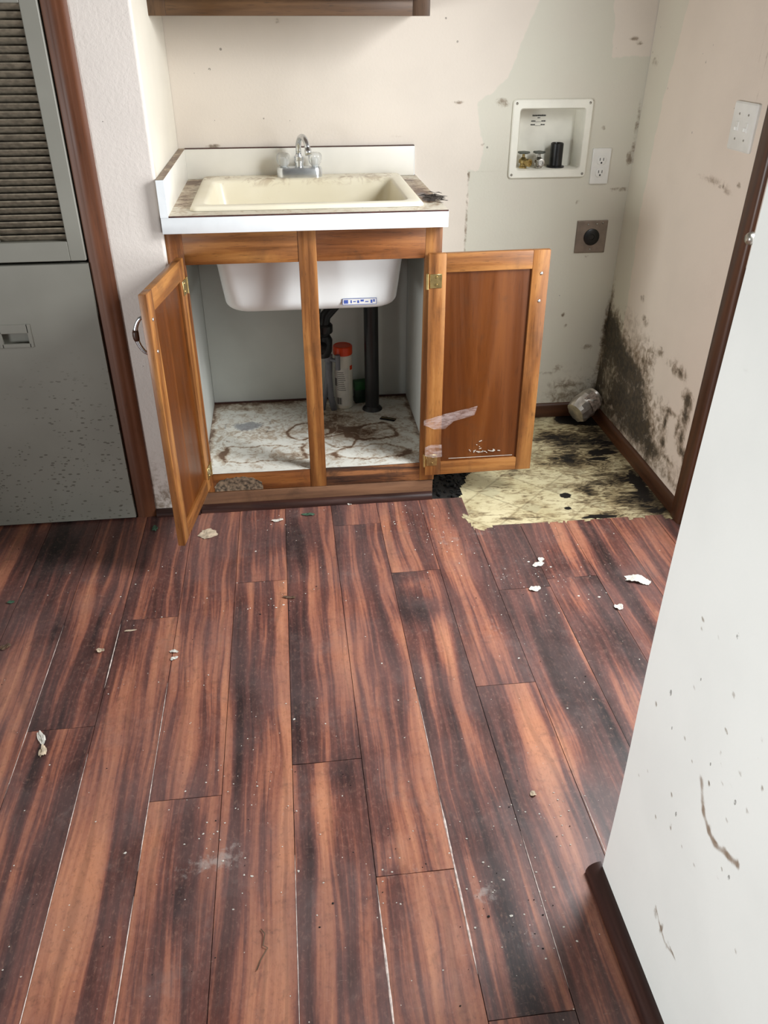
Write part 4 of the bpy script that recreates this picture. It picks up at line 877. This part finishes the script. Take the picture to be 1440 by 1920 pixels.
# ------------------------------------------------------------ plastic film on the right door
def film_mat():
    t = NT('clear_tape_film'); o = t.n['Material Output']; tr = t.node('ShaderNodeBsdfTransparent'); mx = t.node('ShaderNodeMixShader'); v = t.coord((1, 1, 4))
    t.set(mx.inputs[0], t.step(t.noise(v, 30, 5, .5, .6), .3, .75, .03, .24)); t.base((.85, .72, .7, 1)); t.p(Roughness=.25)
    t.t.links.new(tr.outputs[0], mx.inputs[1]); t.t.links.new(t.b.outputs[0], mx.inputs[2]); t.t.links.new(mx.outputs[0], o.inputs[0]); return t.m
M_film = film_mat()
def ribbon(name, top, bot, y, n=16, amp=.001, thick=.0004):
    V = []; F_ = []
    for k in range(n+1):
        s_ = k/n
        def at(P):
            f = s_*(len(P)-1); i = min(int(f), len(P)-2); u = f-i; return P[i][0]*(1-u)+P[i+1][0]*u, P[i][1]*(1-u)+P[i+1][1]*u
        (xa, za), (xb, zb) = at(top), at(bot)
        for j in range(5):
            u = j/4; V.append((xa*(1-u)+xb*u, y+amp*math.sin(k*1.7+j*1.3), za*(1-u)+zb*u))
    for k in range(n):
        for j in range(4): q_ = k*5+j; F_.append((q_, q_+5, q_+6, q_+1))
    o = mesh_obj(name, V, F_, M_film, smooth=True)
    md = o.modifiers.new('thickness', 'SOLIDIFY'); md.thickness = thick
    return o
tag(ribbon('tape_strip', [(.706, .290), (.77, .308), (.874, .330)], [(.706, .274), (.74, .258), (.775, .258), (.80, .282), (.866, .300)], -.0275), 'clear crumpled tape strip across the hinge side of the open right door', 'tape')
tag(ribbon('tape_strip', [(.712, .196), (.73, .205), (.765, .203)], [(.712, .165), (.74, .158), (.768, .160)], -.0285), 'clear tape patch over the lower hinge of the open right door', 'tape')
bm = bmesh.new(); rr = random.Random(9)
for k in range(26):
    x = .90+rr.gauss(0, .03); z = .163+abs(rr.gauss(0, .012)); l = rr.uniform(.002, .010); a = rr.uniform(-.5, .7)
    abox(bm, x, x+l, -.0205+.0, -.0185, z, z+.0012, M=Matrix.Translation((x, 0, z)) @ Matrix.Rotation(a, 4, 'Y') @ Matrix.Translation((-x, 0, -z)))
abox(bm, .79, 1.00, -.0255, -.0247, .150, .1512)
fo = bm_obj('film_edge', bm, M_wpaper); tag(fo, 'shiny shreds of plastic film along the bottom of the right door panel', 'tape', kind='stuff')

# ------------------------------------------------------------ debris
def scrap(name, x, y, sx, sy, mat, label, cat, group=None, rz=0, z=.0015, seed=0, curl=.3, nx=9, ny=7, base=0.):
    r = random.Random(seed); V = []; F_ = []; out = [1-.25*r.random() for _ in range(64)]
    for i in range(nx):
        for j in range(ny):
            u = i/(nx-1)*2-1; v = j/(ny-1)*2-1
            k = 1/max(1e-6, math.sqrt(max(u*u, v*v)**1)) if False else 1
            a = math.atan2(v, u); rad = max(abs(u), abs(v)); o_ = out[int((a+math.pi)/(2*math.pi)*20) % 20]
            pu, pv = math.cos(a)*rad*o_, math.sin(a)*rad*o_
            V.append((pu*sx/2, pv*sy/2, base + abs(curl*min(sx, sy)*(.18*math.sin(u*3+seed)+.16*r.random()+.18*v*v*(seed % 3)*.5))))
    for i in range(nx-1):
        for j in range(ny-1): q_ = i*ny+j; F_.append((q_, q_+ny, q_+ny+1, q_+1))
    o = mesh_obj(name, V, F_, mat, smooth=False); md = o.modifiers.new('thickness', 'SOLIDIFY'); md.thickness = .0005; md.offset = 1
    o.location = (x, y, z); o.rotation_euler = (0, 0, math.radians(rz)); return tag(o, label, cat, group)
scrap('paper_scrap', .018, -.152, .066, .062, M_paper, 'square beige dirty scrap on the floor at the foot of the open left door', 'scrap', rz=12, seed=1, curl=.12)
scrap('paper_wad', 1.242, -.540, .085, .042, M_wpaper, 'large white crumpled paper wad on the dark floor right of the vinyl', 'paper', rz=-28, seed=2, curl=.5, nx=14, ny=9)
scrap('paper_scrap', .985, -.430, .045, .022, M_wpaper, 'white flaky scrap in front of the vinyl, the farther one of two', 'scrap', rz=25, seed=3, curl=.5)
scrap('paper_scrap', .943, -.544, .038, .026, M_wpaper, 'white curled scrap in front of the vinyl, the nearer one of two', 'scrap', rz=0, seed=4, curl=.4)
scrap('paper_scrap', 1.000, -.408, .025, .020, M_wpaper, 'tiny bright flake just behind the farther white scrap before the vinyl', 'scrap', rz=60, seed=14, curl=.5)
scrap('plaster_crumb', 1.144, -.652, .028, .026, M_wpaper, 'pale crumb between the white paper wad and the near wall', 'crumb', seed=5, curl=.5)
scrap('paper_twist', -.290, -.945, .018, .050, M_wpaper, 'twisted white paper strip on the left plank joint', 'paper', rz=28, seed=6, curl=1.2)
scrap('paper_twist', -.278, -.985, .018, .034, M_paper, 'curled tan end of the twisted strip on the left plank joint', 'paper', rz=10, seed=7, curl=1.2)
scrap('paper_scrap', -.029, -.690, .026, .010, M_wpaper, 'small white shred in the middle left of the floor, upper of the pair', 'scrap', rz=-10, seed=8, curl=.8)
scrap('paper_scrap', -.026, -.715, .022, .012, M_wpaper, 'small white shred in the middle left of the floor, lower of the pair', 'scrap', rz=30, seed=9, curl=.9)
scrap('paper_scrap', -.150, -.593, .036, .007, M_paper, 'thin pale sliver lying on the left plank end', 'scrap', rz=5, seed=10, curl=.5)
scrap('leaf_scrap', -.213, -.665, .024, .016, M_paper, 'tan curled leaf bit left of the pale plank edge', 'leaf', rz=-20, seed=11, curl=.8)
scrap('leaf_scrap', -.455, -.622, .036, .02, M_brownscrap, 'brown curled leaf at the left edge of the photo', 'leaf', rz=15, seed=12, curl=.8)
scrap('leaf_scrap', .330, -.074, .048, .016, M_leaf, 'green leaf shred before the cabinet under the middle post', 'leaf', rz=-8, seed=13, curl=.6)
scrap('leaf_scrap', -.148, -.100, .020, .036, M_leaf, 'dull green shred at the foot of the closet trim', 'leaf', rz=10, seed=15, curl=.6)
scrap('leaf_scrap', -.492, -.432, .022, .014, M_leaf, 'single green leaf bit on the far left planks', 'leaf', seed=16, curl=.3)
scrap('leaf_scrap', .262, -.502, .040, .012, M_brownscrap, 'dark brown splinter on the plank before the left half of the cabinet', 'leaf', rz=-12, seed=17, curl=.6)
scrap('paper_scrap', .232, -.098, .042, .016, M_wpaper, 'white flakes on the floor before the left cabinet opening', 'scrap', rz=5, seed=18, curl=.7)
scrap('plaster_crumb', .745, -1.219, .016, .014, M_paper, 'small yellowish crumb on the right planks before the near wall', 'crumb', seed=20, curl=.8)
scrap('plaster_crumb', .775, -1.70, .010, .012, M_paper, 'pale crumb in the dark shadow beside the near wall', 'crumb', seed=21, curl=.8)
scrap('paper_scrap', .468, -.026, .018, .012, M_wpaper, 'white flake against the cabinet kick board', 'scrap', seed=22, curl=.8, rz=40)
bm = bmesh.new(); tube(bm, [(.196, -1.44, .002), (.203, -1.45, .004), (.200, -1.47, .003), (.208, -1.475, .003), (.196, -1.495, .003), (.190, -1.51, .002)], .0011, 6)
tag(bm_obj('root_twig', bm, M_brownscrap, smooth=True), 'thin crooked twig on the planks at the bottom of the photo', 'twig')
# crumbs nobody could count
def crumbs(name, n, mat, label, seed, s0, s1, region, cat='crumbs'):
    r = random.Random(seed); V = []; F_ = []
    k = 0
    while k < n:
        x, y = region(r)
        if x > .80 and y < -1.38: continue
        if x > .83 and y > -.21: continue
        if y > -.03: continue
        s = r.uniform(s0, s1)*(1 if r.random() < .85 else 1.8); a = r.uniform(0, 6.28); h = s*.5; b0 = len(V)
        for i in range(5):
            t_ = a+i*2*math.pi/5; rr_ = s*r.uniform(.5, 1.1); V.append((x+rr_*math.cos(t_), y+rr_*math.sin(t_)*.8, .0006))
        V.append((x, y, .0006+h))
        for i in range(5): F_.append((b0+i, b0+(i+1) % 5, b0+5))
        k += 1
    return tag(mesh_obj(name, V, F_, mat), label, cat, kind='stuff')
clus = [(.23, -.10, .05), (.74, -.28, .05), (.87, -.46, .06), (.98, -.44, .07), (.12, -1.29, .06), (.60, -1.42, .03), (.66, -1.5, .05), (.75, -1.22, .05), (.45, -1.36, .06), (.14, -1.2, .1), (.66, -.15, .06), (.25, -.5, .05), (.05, -.6, .15), (.72, -1.3, .06), (-.2, -1.4, .06), (.18, -1.05, .08), (1.0, -.6, .1)]
def regA(r):
    if r.random() < .45: return r.uniform(-.6, 1.4), r.uniform(-2.0, -.04)
    c = r.choice(clus); return r.gauss(c[0], c[2]), r.gauss(c[1], c[2])
crumbs('floor_crumbs', 520, M_wpaper, 'white flecks and plaster crumbs scattered all over the plank floor', 3, .0008, .0028, regA)
crumbs('floor_grit', 170, M_black, 'black grit scattered over the plank floor', 4, .0007, .002, regA)
# black debris in the gap beside the cabinet
bm = bmesh.new(); r_ = random.Random(8)
for k in range(150):
    x, y = r_.uniform(.755, .90), r_.uniform(-.03, .25); s = r_.uniform(.003, .009)
    if x > .83+.35*(y+.035): continue
    M = Matrix.Translation((x, y, -.006)) @ Matrix.Rotation(r_.uniform(0, 6), 4, 'Z') @ Matrix.Rotation(r_.uniform(-.6, .6), 4, 'X')
    abox(bm, -s, s, -s*.4, s*.4, 0, s*.7, M=M)
tag(bm_obj('black_rubble', bm, M_black), 'black mouldy rubble in the floor gap between cabinet and vinyl', 'rubble', kind='stuff')
# hairy clump on the counter end
bm = bmesh.new(); r_ = random.Random(12)
for k in range(60):
    c = Vector((.738+r_.gauss(0, .014), .115+r_.gauss(0, .03), .917+abs(r_.gauss(0, .004)))); a = r_.uniform(-.6, .5)
    d = Vector((math.cos(a), math.sin(a), r_.uniform(-.15, .2)))*r_.uniform(.006, .018)
    tube(bm, [c-d, c+Vector((0, 0, .002)), c+d], [.0004, .0013, .0004], 5)
tag(bm_obj('lint_clump', bm, plain('dark_lint', (58, 50, 44), .9, noise=.3)), 'dark matted clump of lint and hair on the right end of the countertop', 'lint', kind='stuff')
